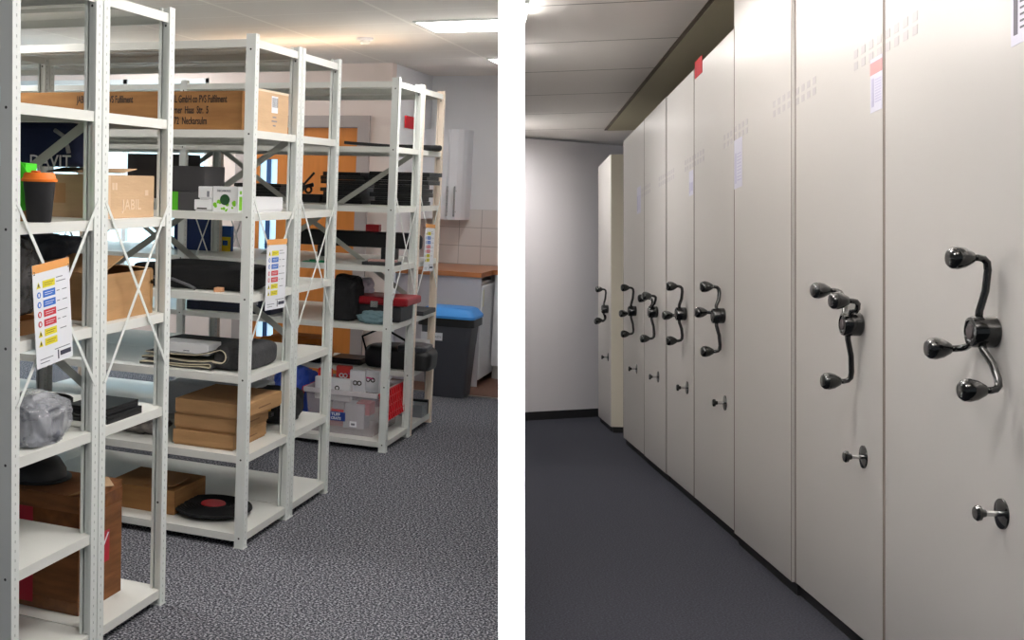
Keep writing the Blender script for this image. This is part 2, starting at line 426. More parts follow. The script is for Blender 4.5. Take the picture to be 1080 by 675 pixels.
# ------------------------------------------------------------------ things on shelves: helpers
def carton(name, label, x0, x1, y0, y1, z0, h, m, tape_on=True, group=None, rz=0, lid=False, flaps=False, cat='box', print_m=None):
    cx, cy = (x0+x1)/2, (y0+y1)/2; hx, hy = (x1-x0)/2, (y1-y0)/2
    t = thing(name, label, cat, (cx, cy, z0), rz, group)
    if flaps:
        e = .004; b = MB()
        b.box(-hx, hx, -hy, hy, 0, e).box(-hx, hx, -hy, -hy+e, e, h).box(-hx, hx, hy-e, hy, e, h).box(-hx, -hx+e, -hy+e, hy-e, e, h).box(hx-e, hx, -hy+e, hy-e, e, h)
        part('body', b, m, t)
        for (px, py, w, dd, ang, ax) in ((0, -hy, hx, hy*.9, -2.0, 'X'), (0, hy, hx, hy*.9, .45, 'X')):
            M = Matrix.Translation((px, py, h)) @ Matrix.Rotation(ang if py > 0 else .35, 4, 'X')
            s = -1 if py > 0 else 1
            part('flap', MB().box(-w*.98, w*.98, min(0, s*dd), max(0, s*dd), 0, e, M if py < 0 else Matrix.Translation((px, py, h)) @ Matrix.Rotation(-.12, 4, 'X')), m, t)
    elif lid:
        part('body', MB().box(-hx+.005, hx-.005, -hy+.005, hy-.005, 0, h-.003, bevel=.0015), m, t)
        part('lid', MB().box(-hx, hx, -hy, hy, h*.12, h, bevel=.003), m, t)
        part('tab', MB().box(-.03, .03, -hy-.001, -hy+.002, h-.02, h-.011), m, t)
    else:
        part('body', MB().box(-hx, hx, -hy, hy, 0, h-.003, bevel=.002), m, t)
        a = MB().box(-hx+.001, hx-.001, -hy+.001, -.0008, h-.003, h).box(-hx+.001, hx-.001, .0008, hy-.001, h-.003, h)
        part('flap', a, m, t)
    if tape_on:
        part('tape', MB().box(-hx-.0008, hx+.0008, -.022, .022, h-.001, h+.0008).box(hx, hx+.0008, -.022, .022, h-.06, h-.001).box(-hx-.0008, -hx, -.022, .022, h-.06, h-.001), tape, t)
    return t, hx, hy

def laptop(label, x0, x1, y0, y1, z, h, m=None, group=None, rz=0, cat='laptop'):
    cx, cy = (x0+x1)/2, (y0+y1)/2; hx, hy = (x1-x0)/2, (y1-y0)/2
    t = thing('laptop', label, cat, (cx, cy, z), rz, group)
    m = m or blackp
    part('base', MB().box(-hx, hx, -hy, hy, .0003, h*.58, bevel=.001), m, t)
    part('screen_lid', MB().box(-hx, hx, -hy, hy, h*.6, h, bevel=.001), m, t)
    part('hinge', MB().tube([(-hx*.8, hy-.004, h*.58), (hx*.8, hy-.004, h*.58)], h*.18), darkg, t)
    return t

# ------------------------------------------------------------------ load notices tied to the end braces
yel = mat('yellow_print', (226, 212, 40), .6); blu = mat('blue_print', (50, 110, 200), .6); rdp = mat('red_print', (206, 50, 62), .6)
org = mat('orange_print', (232, 164, 92), .6)
def notice(label, y0, y1, z0, z1, tilt):
    t = thing('safety_notice', label, 'notice', (.034, (y0+y1)/2, z0), 0)
    t.rotation_euler = (tilt, 0, 0)
    w = (y1-y0)/2; H = z1-z0
    part('sheet', MB().box(-.0012, .0, -w, w, 0, H), whitep, t)
    part('header', MB().box(.0001, .001, -w, w, H*.92, H).box(.001, .0014, -w*.7, w*.7, H*.95, H*.965), org, t, label='orange header strip')
    for i, (c, sh) in enumerate(((yel, 't'), (blu, 'c'), (blu, 'c'), (rdp, 'r'), (rdp, 'r'), (yel, 't'), (yel, 't'))):
        zz = H*(.80 - i*.094)
        part('message_panel', MB().box(.0001, .0008, -w*.5, w*.16, zz-H*.034, zz+H*.034), c, t)
        part('message_lines', MB().box(.0009, .0011, -w*.42, w*.08, zz+H*.008, zz+H*.013).box(.0009, .0011, -w*.42, w*.0, zz-H*.012, zz-H*.007), mat('dark_print', (70, 70, 60), .7) if c is yel else whitep, t)
        M = Matrix.Translation((.0002, -w*.72, zz)) @ Matrix.Rotation(PI/2, 4, 'Y')
        r = H*.03
        if sh == 't':
            part('hazard_symbol', MB().prism([(-r, 0), (r, -r*1.1), (r, r*1.1)], 0, .0008, M), c, t)
            part('symbol_mark', MB().box(.0009, .0012, -w*.75, -w*.69, zz-r*.6, zz+r*.4), ink, t)
        else:
            part('round_symbol', MB().lathe([(0, 0), (r, 0), (r, .0008), (0, .0008)], 18, M), c, t)
            part('symbol_mark', MB().box(.0009, .0012, -w*.76, -w*.68, zz-r*.55, zz+r*.55), whitep, t)
    g = MB()
    for zz, a, b in ((.83, .24, .6), (.79, .24, .75), (.70, .24, .4), (.70, .55, .8), (.60, .24, .4), (.60, .55, .8), (.5, .24, .8), (.42, .24, .38), (.42, .5, .72), (.32, .35, .7), (.13, .0, .85), (.075, -.8, -.1), (.04, -.8, -.3)):
        g.box(.0001, .0005, w*a, w*b, H*zz, H*(zz+.008))
    part('small_print', g, greyink, t)
    part('logo', MB().box(.0001, .0006, w*.3, w*.9, H*.055, H*.1).box(.0001, .0006, w*.16, w*.22, H*.03, H*.12), mat('dark_logo', (50, 50, 70), .6), t)
    for s in (-1, 1):
        part('cable_tie', MB().tube([(-.02, s*w*.93, H*.93), (.003, s*w*.93, H*.935), (.003, s*w*.93, H*.91), (-.02, s*w*.93, H*.9)], .0014, 6), blackp, t)
notice('white safety notice with orange header tied to the end of the nearest shelf row', -1.635, -1.435, 1.06, 1.385, .09)
notice('white safety notice with orange header tied to the end of the middle shelf row', .115, .345, 1.065, 1.385, -.02)
notice('white safety notice with orange header tied to the end of the farthest shelf row', 2.68, 2.91, 1.075, 1.385, -.05)

# ------------------------------------------------------------------ ROW 1 contents
zb = LV['b']; zC = LV['c']; zd = LV['d']; ze = LV['e']; zf = LV['f']; za = LV['a']
lime = mat('lime_fabric', (74, 222, 40), .75, bump=.2, bscale=40)
t = thing('gift_bag', 'bright lime green bag behind the travel cup on the nearest shelf row', 'bag', (-.115, -1.52, zb+.034))
part('bag_body', MB().prism([(-.06, -.03), (.035, -.035), (.05, .03), (-.05, .035)], 0, .115).box(-.05, .035, -.03, .03, .115, .15, Matrix.Rotation(.06, 4, 'Y')), lime, t)
part('handle', MB().strap((-.05, -.034, .14), (.005, -.036, .172), .012, .002, (0, 1, 0)).strap((.005, -.036, .172), (.05, -.034, .11), .016, .002, (0, 1, 0)), lime, t)
carton('small_carton', 'tiny brown carton under the lime green bag', -.19, -.078, -1.57, -1.46, zb, .032, kraft_d, False)
t = thing('travel_cup', 'black travel cup with an orange lid on the nearest shelf row', 'cup', (-.02, -1.55, zb))
part('cup_body', MB().lathe([(0, 0), (.036, 0), (.038, .004), (.05, .128), (0, .128)], 32), mat('matt_black', (34, 33, 35), .55), t, smooth='auto')
part('lid', MB().lathe([(0, .126), (.056, .126), (.057, .133), (.052, .137), (.048, .15), (.044, .154), (0, .154)], 32), mat('orange_plastic', (244, 126, 40), .45), t, smooth='auto')
part('sip_cap', MB().box(-.012, .014, -.03, -.01, .154, .16, bevel=.003), MATS['orange_plastic'], t)
# printed carton at the end of the second unit
t, hx, hy = carton('moving_carton', 'light brown carton with pale printing and lifted flaps beside the travel cup', -.36, -.03, -1.14, -.80, zb, .152, kraft_l, False)
part('raised_flap', MB().box(-hx*.9, hx, -.05, .06, 0, .003, Matrix.Translation((0, -.02, .165)) @ Matrix.Rotation(.14, 4, 'X')), kraft_l, t)
part('printed_name', text_mesh('JABIL', .052, mat('pale_print', (214, 188, 158), .8), face_end(hx+.0003, -.06, .03), sx=1.15, bold=.001), MATS['pale_print'], t)
part('printed_symbols', MB().box(hx, hx+.0006, -.13, -.115, .1, .125).box(hx, hx+.0006, -.11, -.095, .1, .125).box(hx, hx+.0006, .1, .125, .08, .1), MATS['pale_print'], t)
part('corner_tape', MB().box(hx-.01, hx+.0006, -hy-.0008, -hy+.03, .0, .15), mat('clear_tape', (208, 176, 140), .3), t)
part('sticker', MB().box(-.05, .0, -hy-.001, -hy, .05, .12), mat('tan_label', (186, 140, 96), .6), t)
t = thing('fabric_bag', 'navy blue bag with white lettering lying on top of the light brown carton', 'bag', (-.36, -.98, zb+.175))
part('bag_body', MB().blob((0, 0, 0), (.34, .24, .165), 3, .45, .05, 4), navy, t)
part('lettering', text_mesh('DAVIT', .062, whitep, face_front(-.02, -.118, .0), bold=.0005), whitep, t)
part('handle', MB().tube([(.09, -.118, .13), (.13, -.125, .11), (.145, -.12, .07), (.15, -.12, .05)], .008, 8), mat('grey_webbing', (150, 152, 156), .8), t, smooth=True)
# shelf c
t, hx, hy = carton('open_carton', 'open brown carton with loose top flaps on the middle shelf of the second unit', -.36, -.03, -1.16, -.80, zC, .165, kraft, False, flaps=True)
part('corner_tape', MB().box(hx-.02, hx+.0008, hy-.02, hy+.0006, .03, .16).box(hx-.05, hx+.0008, hy-.03, hy, .11, .125), tape, t)
solo('folded_jacket', MB().blob((0, 0, 0), (.34, .2, .11), 11, .6, .12, 3, folds=.1), mat('slate_fabric', (74, 80, 90), .85, bump=.3, bscale=40), 'slate grey padded jacket behind the open carton', 'clothing', (-.42, -1.0, zC+.18), smooth=True)
plast = mat('clear_polythene', (196, 198, 204), .18, trans=.35, alpha=.75, bump=.6, bscale=14)
solo('polythene_bag', MB().blob((0, 0, 0), (.12, .16, .26), 21, .6, .1, 3, folds=.14), mat('smoky_polythene', (60, 58, 58), .2, var=.6, vscale=18, bump=.8, bscale=22), 'dark clear-wrapped bag of parts left of the nearest safety notice', 'bag', (-.16, -1.5, zC+.05), smooth=True)
solo('wooden_tray', MB().box(-.1, .1, -.09, .09, 0, .012).box(-.1, .1, -.09, -.078, .012, .045).box(-.1, .1, .078, .09, .012, .045).box(-.1, -.088, -.078, .078, .012, .045).box(.088, .1, -.078, .078, .012, .045), mat('tray_wood', (176, 122, 70), .6, var=.1, vscale=9), 'small wooden tray behind the nearest safety notice', 'tray', (-.16, -1.5, zC))
# shelf d
t = thing('wrapped_bundle', 'grey bundle wrapped in clear crumpled plastic on the nearest shelf', 'bundle', (-.09, -1.50, zd))
part('contents', MB().blob((0, 0, 0), (.19, .2, .135), 5, .65, .1, 3.5, folds=.16), mat('grey_padding', (92, 94, 102), .6, var=.5, vscale=16, bump=.5, bscale=20), t)
part('plastic_wrap', MB().blob((0, 0, -.0005), (.215, .225, .16), 9, .6, .1, 4, folds=.12), mat('clear_wrap', (236, 238, 244), .08, trans=.0, alpha=.3, bump=1.0, bscale=18, var=.3, vscale=14), t)
laptop('black laptop lying on the second unit beside the nearest post', -.17, .0, -1.16, -.92, zd, .028, group=None)
laptop('black laptop topmost of the pair beside the nearest post', -.18, -.01, -1.15, -.93, zd+.029, .024)
solo('cable_coil', MB().tube([(.09*math.cos(a)*(1+.03*math.sin(a*7)), .06*math.sin(a), .006+.0012*a) for a in [i*.35 for i in range(80)]], .004, 6), blackp, 'coil of black cable on the shelf right of the plastic-wrapped bundle', 'cable', (-.35, -1.0, zd), smooth=True)
# bottom carton, torn
t, hx, hy = carton('torn_carton', 'large torn brown carton wrapped in tape on the bottom shelf, red patch on its side', -.72, -.115, -1.16, -.86, zf, .44, cardboard('taped_brown_card', (128, 84, 52), .3), False)
part('torn_flap', MB().prism([(-.03, -.05), (.01, -.055), (.035, -.02), (.018, .03), (-.02, .05)], 0, .003, Matrix.Translation((hx-.02, -hy+.05, .447)) @ Matrix.Rotation(-.3, 4, 'Y')), kraft_d, t)
part('torn_flap', MB().prism([(-.04, -.04), (.03, -.045), (.05, .0), (-.01, .05)], 0, .003, Matrix.Translation((hx-.03, hy-.09, .449)) @ Matrix.Rotation(.28, 4, 'Y')), kraft_l, t)
part('red_patch', MB().box(-.14, .105, -hy-.0012, -hy, .02, .38), mat('crimson_print', (176, 20, 44), .5), t, label='red printed patch')
part('red_logo', MB().box(hx, hx+.001, -.06, .06, .15, .27, bevel=.0003), MATS['crimson_print'], t, label='red printed patch')
part('logo_stroke', MB().tube([(hx+.0015, -.05, .2), (hx+.0015, -.01, .18), (hx+.0015, .01, .21), (hx+.0015, .05, .26)], .003, 6), whitep, t)
part('tape', MB().box(-hx-.001, hx+.001, -hy-.001, -hy+.001, .33, .38).box(-hx-.001, hx+.001, -hy-.001, -hy+.001, .005, .05).box(hx, hx+.001, -hy, hy, .36, .41), mat('brown_tape', (120, 74, 40), .25, var=.3, vscale=20), t)
t = thing('safety_helmet', 'black rounded helmet on top of the torn carton', 'helmet', (-.4, -1.0, zf+.441))
part('shell', MB().lathe([(0, .1), (.04, .097), (.08, .075), (.105, .035), (.108, .006), (0, .006)], 28), blackp, t, smooth='auto')
part('brim', MB().lathe([(.1, 0), (.125, .002), (.126, .006), (.1, .01)], 28), darkg, t, smooth='auto')

# ------------------------------------------------------------------ ROW 2 contents
t, hx, hy = carton('long_carton', 'long brown carton with black address printing on the upper shelf of the middle row', -1.28, -.066, .035, .40, za, .172, kraft_d, False)
tp = -hy - .0004
for i, (tx, z) in enumerate((('JABIL GmbH co PVS Fulfilment', .122), ('Werner  Haas  Str.  5', .074), ('74172  Neckarsulm', .026))):
    part('printed_address', text_mesh(tx, .046, ink, face_front(.232, tp, z), sx=(.52, .52, .56)[i], bold=.0006), ink, t)
part('printed_address', text_mesh('JABIL GmbH co PVS Fulfilment', .046, ink, face_front(-.245, tp, .122), sx=.52, bold=.0006), ink, t)
t, hx, hy = carton('labelled_carton', 'pale carton end with a white barcode label beside the long printed carton', -.064, -.022, .09, .455, za, .185, kraft_l, False)
part('barcode_label', MB().box(hx, hx+.0008, -.015, .055, .09, .165), whitep, t, label='white barcode label')
bc = MB(); random.seed(3)
yy = -.01
while yy < .05:
    w_ = random.choice((.0015, .003, .0045)); bc.box(hx+.0008, hx+.0012, yy, yy+w_, .115, .158); yy += w_ + random.choice((.002, .004))
part('barcode', bc, greyink, t)
part('printed_marks', MB().box(hx, hx+.0006, 0, .04, .068, .074).box(hx, hx+.0006, -.01, .05, .05, .056).box(hx, hx+.0006, .005, .035, .03, .036), greyink, t)
part('torn_edge', MB().box(hx-.002, hx+.001, -hy, hy, .178, .188, bevel=.001), mat('torn_card', (226, 208, 184), .9), t)
# shelf b
charc = mat('charcoal_card', (62, 60, 62), .6)
t, hx, hy = carton('storage_box', 'dark grey box with a bright green end on the middle row', -.46, -.245, .06, .30, zb, .085, charc, False)
part('green_panel', MB().box(-hx-.0005, -.035, -hy-.001, -hy, 0, .084), mat('green_card', (78, 176, 20), .6), t, label='bright green panel')
carton('storage_box', 'plain dark grey box stacked on the green-ended box', -.46, -.27, .09, .30, zb+.086, .115, charc, False)
wh = mat('white_card', (226, 226, 228), .5)
t, hx, hy = carton('bulb_box', 'small white carton at the bottom left beside the green patterned box', -.292, -.203, .035, .12, zb, .052, wh, False, lid=True)
part('printed_line', MB().box(-.03, .02, -hy-.0008, -hy, .01, .016), ink, t)
t, hx, hy = carton('bulb_box', 'small white carton on top of another, left of the green patterned box', -.275, -.203, .04, .12, zb+.053, .058, wh, False, lid=True)
part('printed_line', MB().box(.008, .02, -hy-.0008, -hy, .012, .045), greyink, t)
t, hx, hy = carton('bulb_box', 'upright white box with green leaf pattern and dark round picture', -.199, -.075, .035, .1, zb, .113, wh, False)
gr = mat('leaf_green', (120, 190, 30), .6); gd = mat('dark_green_print', (24, 74, 34), .6)
lf = MB(); random.seed(5)
for i in range(16):
    x = -hx + .008 + random.random()*(2*hx-.022); z = random.random()*.036 + .006 + .012*abs(x)/hx; r = .004 + random.random()*.006
    lf.lathe([(0, 0), (r, 0), (r, .0006+.00002*i), (0, .0006+.00002*i)], 10, Matrix.Translation((x, -hy, z)) @ Matrix.Rotation(PI/2, 4, 'X'))
part('leaf_pattern', lf, gr, t)
part('round_picture', MB().lathe([(0, 0), (.024, 0), (.024, .0012), (0, .0012)], 28, Matrix.Translation((-.002, -hy, .055)) @ Matrix.Rotation(PI/2, 4, 'X')), gd, t)
part('printed_name', text_mesh('DECAMAKE', .013, greyink, face_front(-hx+.02, -hy-.0003, .09), bold=.0003), greyink, t)
part('side_print', MB().box(hx, hx+.0006, -.02, .01, .01, .07).box(hx, hx+.0006, -.015, .005, .08, .095), gr, t)
carton('long_white_box', 'long plain white box on the shelf right of the green patterned box', -.17, -.03, .12, .44, zb, .068, wh, False, lid=True)
# shelf c: keyboards and cushion
solo('laptop_bag', MB().blob((0, 0, 0), (.6, .34, .115), 17, .4, .06, 2.5), blackf, 'black padded laptop bag lying flat on the middle row', 'bag', (-.36, .26, zC), smooth=True)
solo('bag_strap', MB().tube([(-.28, -.02, .03), (-.2, -.045, .045), (-.1, -.05, .05), (.02, -.05, .045), (.1, -.045, .02), (.13, -.04, .006)], .007, 8), mat('grey_trim', (86, 86, 90), .6), 'curved grey strap in front of the black padded laptop bag', 'strap', (-.42, .10, zC), smooth=True)
carton('tiny_box', 'tiny orange-brown box in front of the black laptop bag', -.19, -.155, .045, .085, zC, .02, mat('peach_card', (214, 160, 120), .7), False)
# shelf d : folded felt-backed mat with a white box on it
felt = mat('grey_felt', (62, 62, 64), .95, var=.2, vscale=60, bump=.4, bscale=150); cream = mat('cream_felt_back', (214, 204, 178), .9)
t = thing('folded_mat', 'dark grey felt mat with cream backing folded on the middle row shelf', 'mat', (0, 0, zd))
def ribbon(prof, th, x_is='profile', y0=.05, y1=.4):
    # profile in XZ extruded along Y
    m = MB(); pts = [Vector((a, b)) for a, b in prof]; up_, dn_ = [], []
    for i, p in enumerate(pts):
        d_ = (pts[min(i+1, len(pts)-1)] - pts[max(i-1, 0)]).normalized(); n_ = Vector((-d_.y, d_.x))
        up_.append(p + n_*th/2); dn_.append(p - n_*th/2)
    def V(p, y): return m.bm.verts.new((p.x, y, p.y))
    A = [[V(p, y) for p in up_] for y in (y0, y1)]; B = [[V(p, y) for p in dn_] for y in (y0, y1)]
    for i in range(len(pts)-1):
        m.bm.faces.new([A[0][i], A[0][i+1], A[1][i+1], A[1][i]]); m.bm.faces.new([B[0][i+1], B[0][i], B[1][i], B[1][i+1]])
        m.bm.faces.new([A[0][i+1], A[0][i], B[0][i], B[0][i+1]]); m.bm.faces.new([A[1][i], A[1][i+1], B[1][i+1], B[1][i]])
    for k in (0, -1): m.bm.faces.new([A[0][k], A[1][k], B[1][k], B[0][k]])
    return m
def foldprof(r, zc_, xr, xl, z_low, off):
    p = [(xl, z_low + off*.3)]
    p += [(xl + (xr-xl)*k/8, z_low + off*.3 + .004*math.sin(k)) for k in range(1, 8)]
    p += [(xr + r*math.sin(a), zc_ - r*math.cos(a)) for a in [i*PI/10 for i in range(0, 11)]]
    p += [(xr - (xr-xl)*.12, zc_ + r*.45), (xr - (xr-xl)*.3, zc_ - r*.1), (xr - (xr-xl)*.6, zc_ - r*.2), (xl+.02, zc_ - r*.2)]
    return p
for off, (r, zc_, xr, y0_) in enumerate(((.014, .022, -.20, .03), (.036, .066, -.155, .05))):
    part('felt_layer', ribbon(foldprof(r, zc_, xr, -.56, zc_ - r, 0), .008, y0=y0_+.004, y1=.44), felt, t)
    part('cream_backing', ribbon(foldprof(r-.0055, zc_, xr, -.56, zc_ - r + .0055, 0), .004, y0=y0_, y1=.44), cream, t, label='cream felt backing')
part('rolled_edge', MB().blob((0, 0, 0), (.2, .40, .11), 31, .5, .03, 2), felt, t, loc=(-.125, .27, .002))
part('back_fold', MB().box(-.56, -.16, .2, .45, .0785, .095, bevel=.006), felt, t)
t, hx, hy = carton('white_box', 'white lidded box resting on the folded grey felt mat', -.47, -.215, .055, .19, zd+.062, .052, wh, False, lid=True)
part('printed_line', MB().box(.0, .03, -hy-.0008, -hy, .015, .02), greyink, t)
# shelf e : three flat cartons
for i, (dx, dy, x0, x1) in enumerate(((0, 0, -.385, -.075), (.003, .012, -.385, -.07), (0, 0, -.375, -.02))):
    kc = kraft
    t, hx, hy = carton('flat_carton', ['flat brown carton at the bottom of the stack of three', 'flat brown carton in the middle of the stack of three', 'flat brown carton topmost of the stack of three'][i], x0, x1, .045+dy, (.42, .43, .47)[i], ze+.072*i+.001*i, .071, kc, False, lid=True, group=None)
    part('printed_line', MB().box(hx, hx+.0008, -.06, .08, .03, .036), mat('brown_ink', (130, 94, 60), .8), t)
# row 2 rear: power tool, blue bag, white printer
t = thing('printer', 'white printer on the lower shelf behind the three flat cartons', 'printer', (-.5, .79, ze))
part('body', MB().box(-.24, .24, -.17, .17, 0, .17, bevel=.012), mat('printer_white', (206, 210, 216), .5), t)
part('paper_tray', MB().box(-.17, .17, -.19, -.165, .03, .06, bevel=.004), mat('printer_grey', (150, 154, 160), .5), t)
part('slot', MB().box(-.04, .04, -.172, -.168, .13, .137), ink, t)
solo('tool_bag', MB().blob((0, 0, 0), (.26, .3, .16), 41, .5, .1, 3, folds=.06), blackf, 'black tool bag on the lower shelf behind the flat cartons', 'bag', (-.21, .80, ze+.001), smooth=True)
t = thing('power_drill', 'yellow and black power drill lying on the black tool bag', 'drill', (-.12, .60, ze+.11))
part('drill_body', MB().tube([(-.05, 0, .03), (.0, 0, .032), (.05, 0, .03)], [.024, .026, .02], 14).box(-.05, -.015, -.015, .015, -.03, .02, bevel=.005), mat('drill_yellow', (232, 178, 30), .45), t, smooth='auto')
part('chuck', MB().tube([(.05, 0, .03), (.07, 0, .03), (.085, 0, .028)], [.016, .017, .009], 14), chrome, t, smooth='auto')
part('battery', MB().box(-.065, -.0, -.02, .02, -.055, -.03, bevel=.004), blackp, t)
# bottom shelf
t, hx, hy = carton('flat_carton', 'low brown carton with a lifted corner on the bottom shelf of the middle row', -.77, -.40, .10, .43, zf, .115, kraft_d, False)
part('lifted_flap', MB().prism([(-.1, -.13), (.12, -.14), (.11, .06), (-.08, .1)], 0, .003, Matrix.Translation((.05, .0, .118)) @ Matrix.Rotation(-.10, 4, 'Y')), kraft_d, t)
t = thing('balance_board', 'black round ribbed board with a red centre on the bottom shelf', 'balance board', (-.262, .24, zf))
rp = [(0, .042), (.055, .042)]
for i in range(8): rp += [(.06 + .015*i, .042 - .001*i), (.066 + .015*i, .046 - .001*i), (.07 + .015*i, .040 - .001*i)]
rp += [(.186, .034), (.188, .026), (.18, .02), (.1, .012), (.06, 0), (0, 0)]
part('board', MB().lathe(rp, 48), blackf, t, smooth='auto')
part('red_centre', MB().lathe([(0, .0425), (.06, .0425), (.058, .047), (0, .047)], 32), red, t, label='red centre disc')
solo('bubble_wrap', MB().blob((0, 0, 0), (.3, .2, .09), 51, .7, .15, 4, folds=.15), mat('dusty_wrap', (110, 104, 100), .35, var=.6, vscale=24, bump=.8, bscale=30), 'crumpled grey packing wrap on the lower shelf left of the flat cartons', 'packing wrap', (-.66, .22, ze), smooth=True)

# ------------------------------------------------------------------ ROW 3 contents
solo('laptop_sleeve', MB().box(-.17, .17, -.12, .12, 0, .035, bevel=.012), blackf, 'black sleeve on the upper shelf of the farthest row', 'bag', (-.1, 2.84, za+.001), rz=.3)
solo('black_tray', MB().prism([(-.16, -.1), (.15, -.08), (.1, .1), (-.18, .08)], 0, .018, Matrix.Rotation(.06, 4, 'Y')), blackp, 'flat black tray leaning on the sleeve on the upper far shelf', 'tray', (-.24, 2.38, za+.012))
random.seed(11)
ORD = ['at the bottom', 'second from the bottom', 'third from the bottom', 'fourth from the bottom', 'fourth from the top', 'third from the top', 'second from the top', 'topmost']
for nm, xa, xb, n_, hh in (('of the left far stack', -.70, -.37, 8, .0245), ('of the right far stack beside the warm-tinted posts', -.36, .02, 8, .0255)):
    zz = zb
    for i in range(n_):
        a = xa + random.random()*.05; b = xb - random.random()*.05 + (.05 if i > 4 and xb > 0 else 0)
        laptop('black laptop %s %s' % (ORD[i], nm), a, b, 2.645 + random.random()*.02, 2.93 + random.random()*.06, zz, hh + (i % 3)*.001)
        zz += hh + (i % 3)*.001 + .0008
zz = zb
for i in range(5):
    laptop('dark tablet %s of the low pile behind the white box' % ['at the bottom', 'second up', 'third up', 'fourth up', 'topmost'][i], -1.34 + random.random()*.04, -1.0 + random.random()*.03, 2.65, 2.9, zz, .023, cat='tablet')
    zz += .0238
t = thing('monitor_stand', 'black jointed monitor stand before the orange door', 'monitor stand', (-.82, 2.72, zb))
part('base', MB().box(-.1, .12, -.05, .1, 0, .055, bevel=.004), blackp, t)
part('lower_arm', MB().tube([(-.05, 0, .05), (-.02, 0, .1), (.05, 0, .12)], .014, 10), blackp, t, smooth=True)
part('upper_arm', MB().tube([(-.06, 0, .07), (.0, 0, .14), (.055, 0, .2)], .008, 10), blackp, t, smooth=True)
part('clamp_ring', MB().tube([(.02 + .022*math.cos(a), -.01, .085 + .022*math.sin(a)) for a in [i*PI/8 for i in range(17)]], .008, 8), blackp, t, smooth=True)
part('side_plate', MB().prism([(-.08, 0), (-.03, 0), (-.02, .13), (-.07, .15)], 0, .01, Matrix.Rotation(PI/2, 4, 'X')), blackp, t)
# shelf c of row 3
t = thing('soundbar', 'long black speaker bar on the farthest row below the laptop stack', 'speaker', (-.31, 2.72, zC+.065))
part('body', MB().box(-.60, .25, -.05, .05, .01, .115, bevel=.014), blackp, t)
part('end_cap', MB().blob((0, 0, 0), (.12, .11, .1), 2, .6, .0, 2), darkg, t, loc=(.255, .0, .01))
part('foot', MB().box(-.40, -.3, -.04, .04, -.065, .01, bevel=.004).box(.05, .15, -.04, .04, -.065, .01, bevel=.004), darkg, t)
solo('red_tin', MB().box(-.045, .045, -.04, .04, 0, .046, bevel=.004), red, 'small red box standing on the long black speaker bar', 'box', (-.33, 2.72, zC+.181), rz=.1)
laptop('closed black tablet under the long speaker bar', -.20, .0, 2.12, 2.3, zC, .02, darkg, cat='tablet')
solo('circuit_board', MB().box(-.09, .09, -.05, .05, 0, .004).box(-.05, -.02, -.02, .02, .004, .014).box(.02, .06, -.03, .0, .004, .012), mat('pcb_green', (20, 120, 80), .5), 'green circuit board on the farthest row shelf', 'circuit board', (-.5, 2.15, zC), rz=.1)
solo('document_folder', MB().box(-.09, .09, -.03, .03, 0, .012, bevel=.002), mat('dusty_pink_card', (186, 150, 146), .7), 'pink folder lying at the end of the shelf under the speaker bar', 'folder', (-.09, 2.2, zC+.021), rz=.2)
t = thing('leaflet_stand', 'blue and yellow leaflet box standing on the farthest row shelf', 'leaflet box', (-1.385, 2.66, zC))
part('box', MB().box(-.045, .045, -.02, .02, 0, .175, bevel=.002), mat('leaflet_blue', (36, 86, 156), .6), t)
part('yellow_front', MB().box(-.042, .042, -.0215, -.0202, .0, .1), mat('leaflet_yellow', (240, 210, 30), .6), t)
part('picture', MB().box(-.02, .02, -.0222, -.0216, .04, .075), MATS['leaflet_blue'], t)
solo('file_box', MB().box(-.14, .14, -.06, .1, 0, .28, bevel=.003), mat('blue_file', (24, 50, 106), .6), 'dark blue file box at the left of the farthest row', 'file box', (-1.62, 2.64, zC))
solo('monitor_box', MB().box(-.22, .22, -.12, .12, 0, .30, bevel=.004), mat('dark_brown_card', (50, 42, 40), .7), 'dark box on the far shelf behind the dark grey boxes', 'box', (-1.75, 2.4, zb))
t = thing('desktop_computer', 'dark navy flat computer case with a white sticker on the farthest row', 'computer', (-1.08, 2.3, zd))
part('case', MB().box(-.24, .27, -.16, .16, 0, .125, bevel=.004).box(-.34, -.24, -.16, .1, 0, .06, bevel=.004), mat('navy_metal', (18, 24, 46), .4), t)
part('sticker', MB().box(.08, .18, -.1612, -.16, .06, .1), mat('grey_sticker', (170, 172, 176), .5), t)
vt = MB()
for i in range(18): vt.box(-.16+i*.018, -.152+i*.018, -.1608, -.1598, .02, .03)
part('vent_slots', vt, blackp, t)
# shelf d
solo('rucksack', MB().blob((0, 0, 0), (.17, .24, .28), 61, .5, .1, 3, folds=.06), blackf, 'tall black rucksack on the farthest row left of the red-topped case', 'bag', (-.33, 2.24, zd), smooth=True)
t = thing('tool_case', 'red-topped black equipment case on the farthest row', 'case', (-.12, 2.38, zd))
part('lower_shell', MB().box(-.21, .14, -.13, .14, 0, .1, bevel=.012), mat('graphite', (44, 44, 48), .45), t)
part('red_lid', MB().box(-.25, .19, -.15, .16, .105, .155, bevel=.012), mat('dark_red_plastic', (150, 22, 34), .35), t, label='dark red lid')
part('trim', MB().box(-.22, .16, -.135, .145, .1, .1045), darkg, t)
part('latch', MB().box(-.05, .0, -.156, -.151, .09, .13, bevel=.001), chrome, t)
solo('cloth', MB().blob((0, 0, 0), (.2, .13, .075), 71, .9, .18, 2.5, folds=.14), mat('teal_cloth', (112, 140, 148), .9, bump=.3, bscale=90), 'crumpled grey-teal cloth in front of the red-topped case', 'cloth', (-.115, 2.145, zd), smooth=True)
solo('carrier_bag', MB().blob((0, 0, 0), (.1, .08, .1), 81, .8, .15, 3, folds=.12), mat('white_polythene', (216, 210, 222), .4), 'small white carrier bag on the red-topped case beside the rucksack', 'bag', (-.27, 2.43, zd+.156), smooth=True)
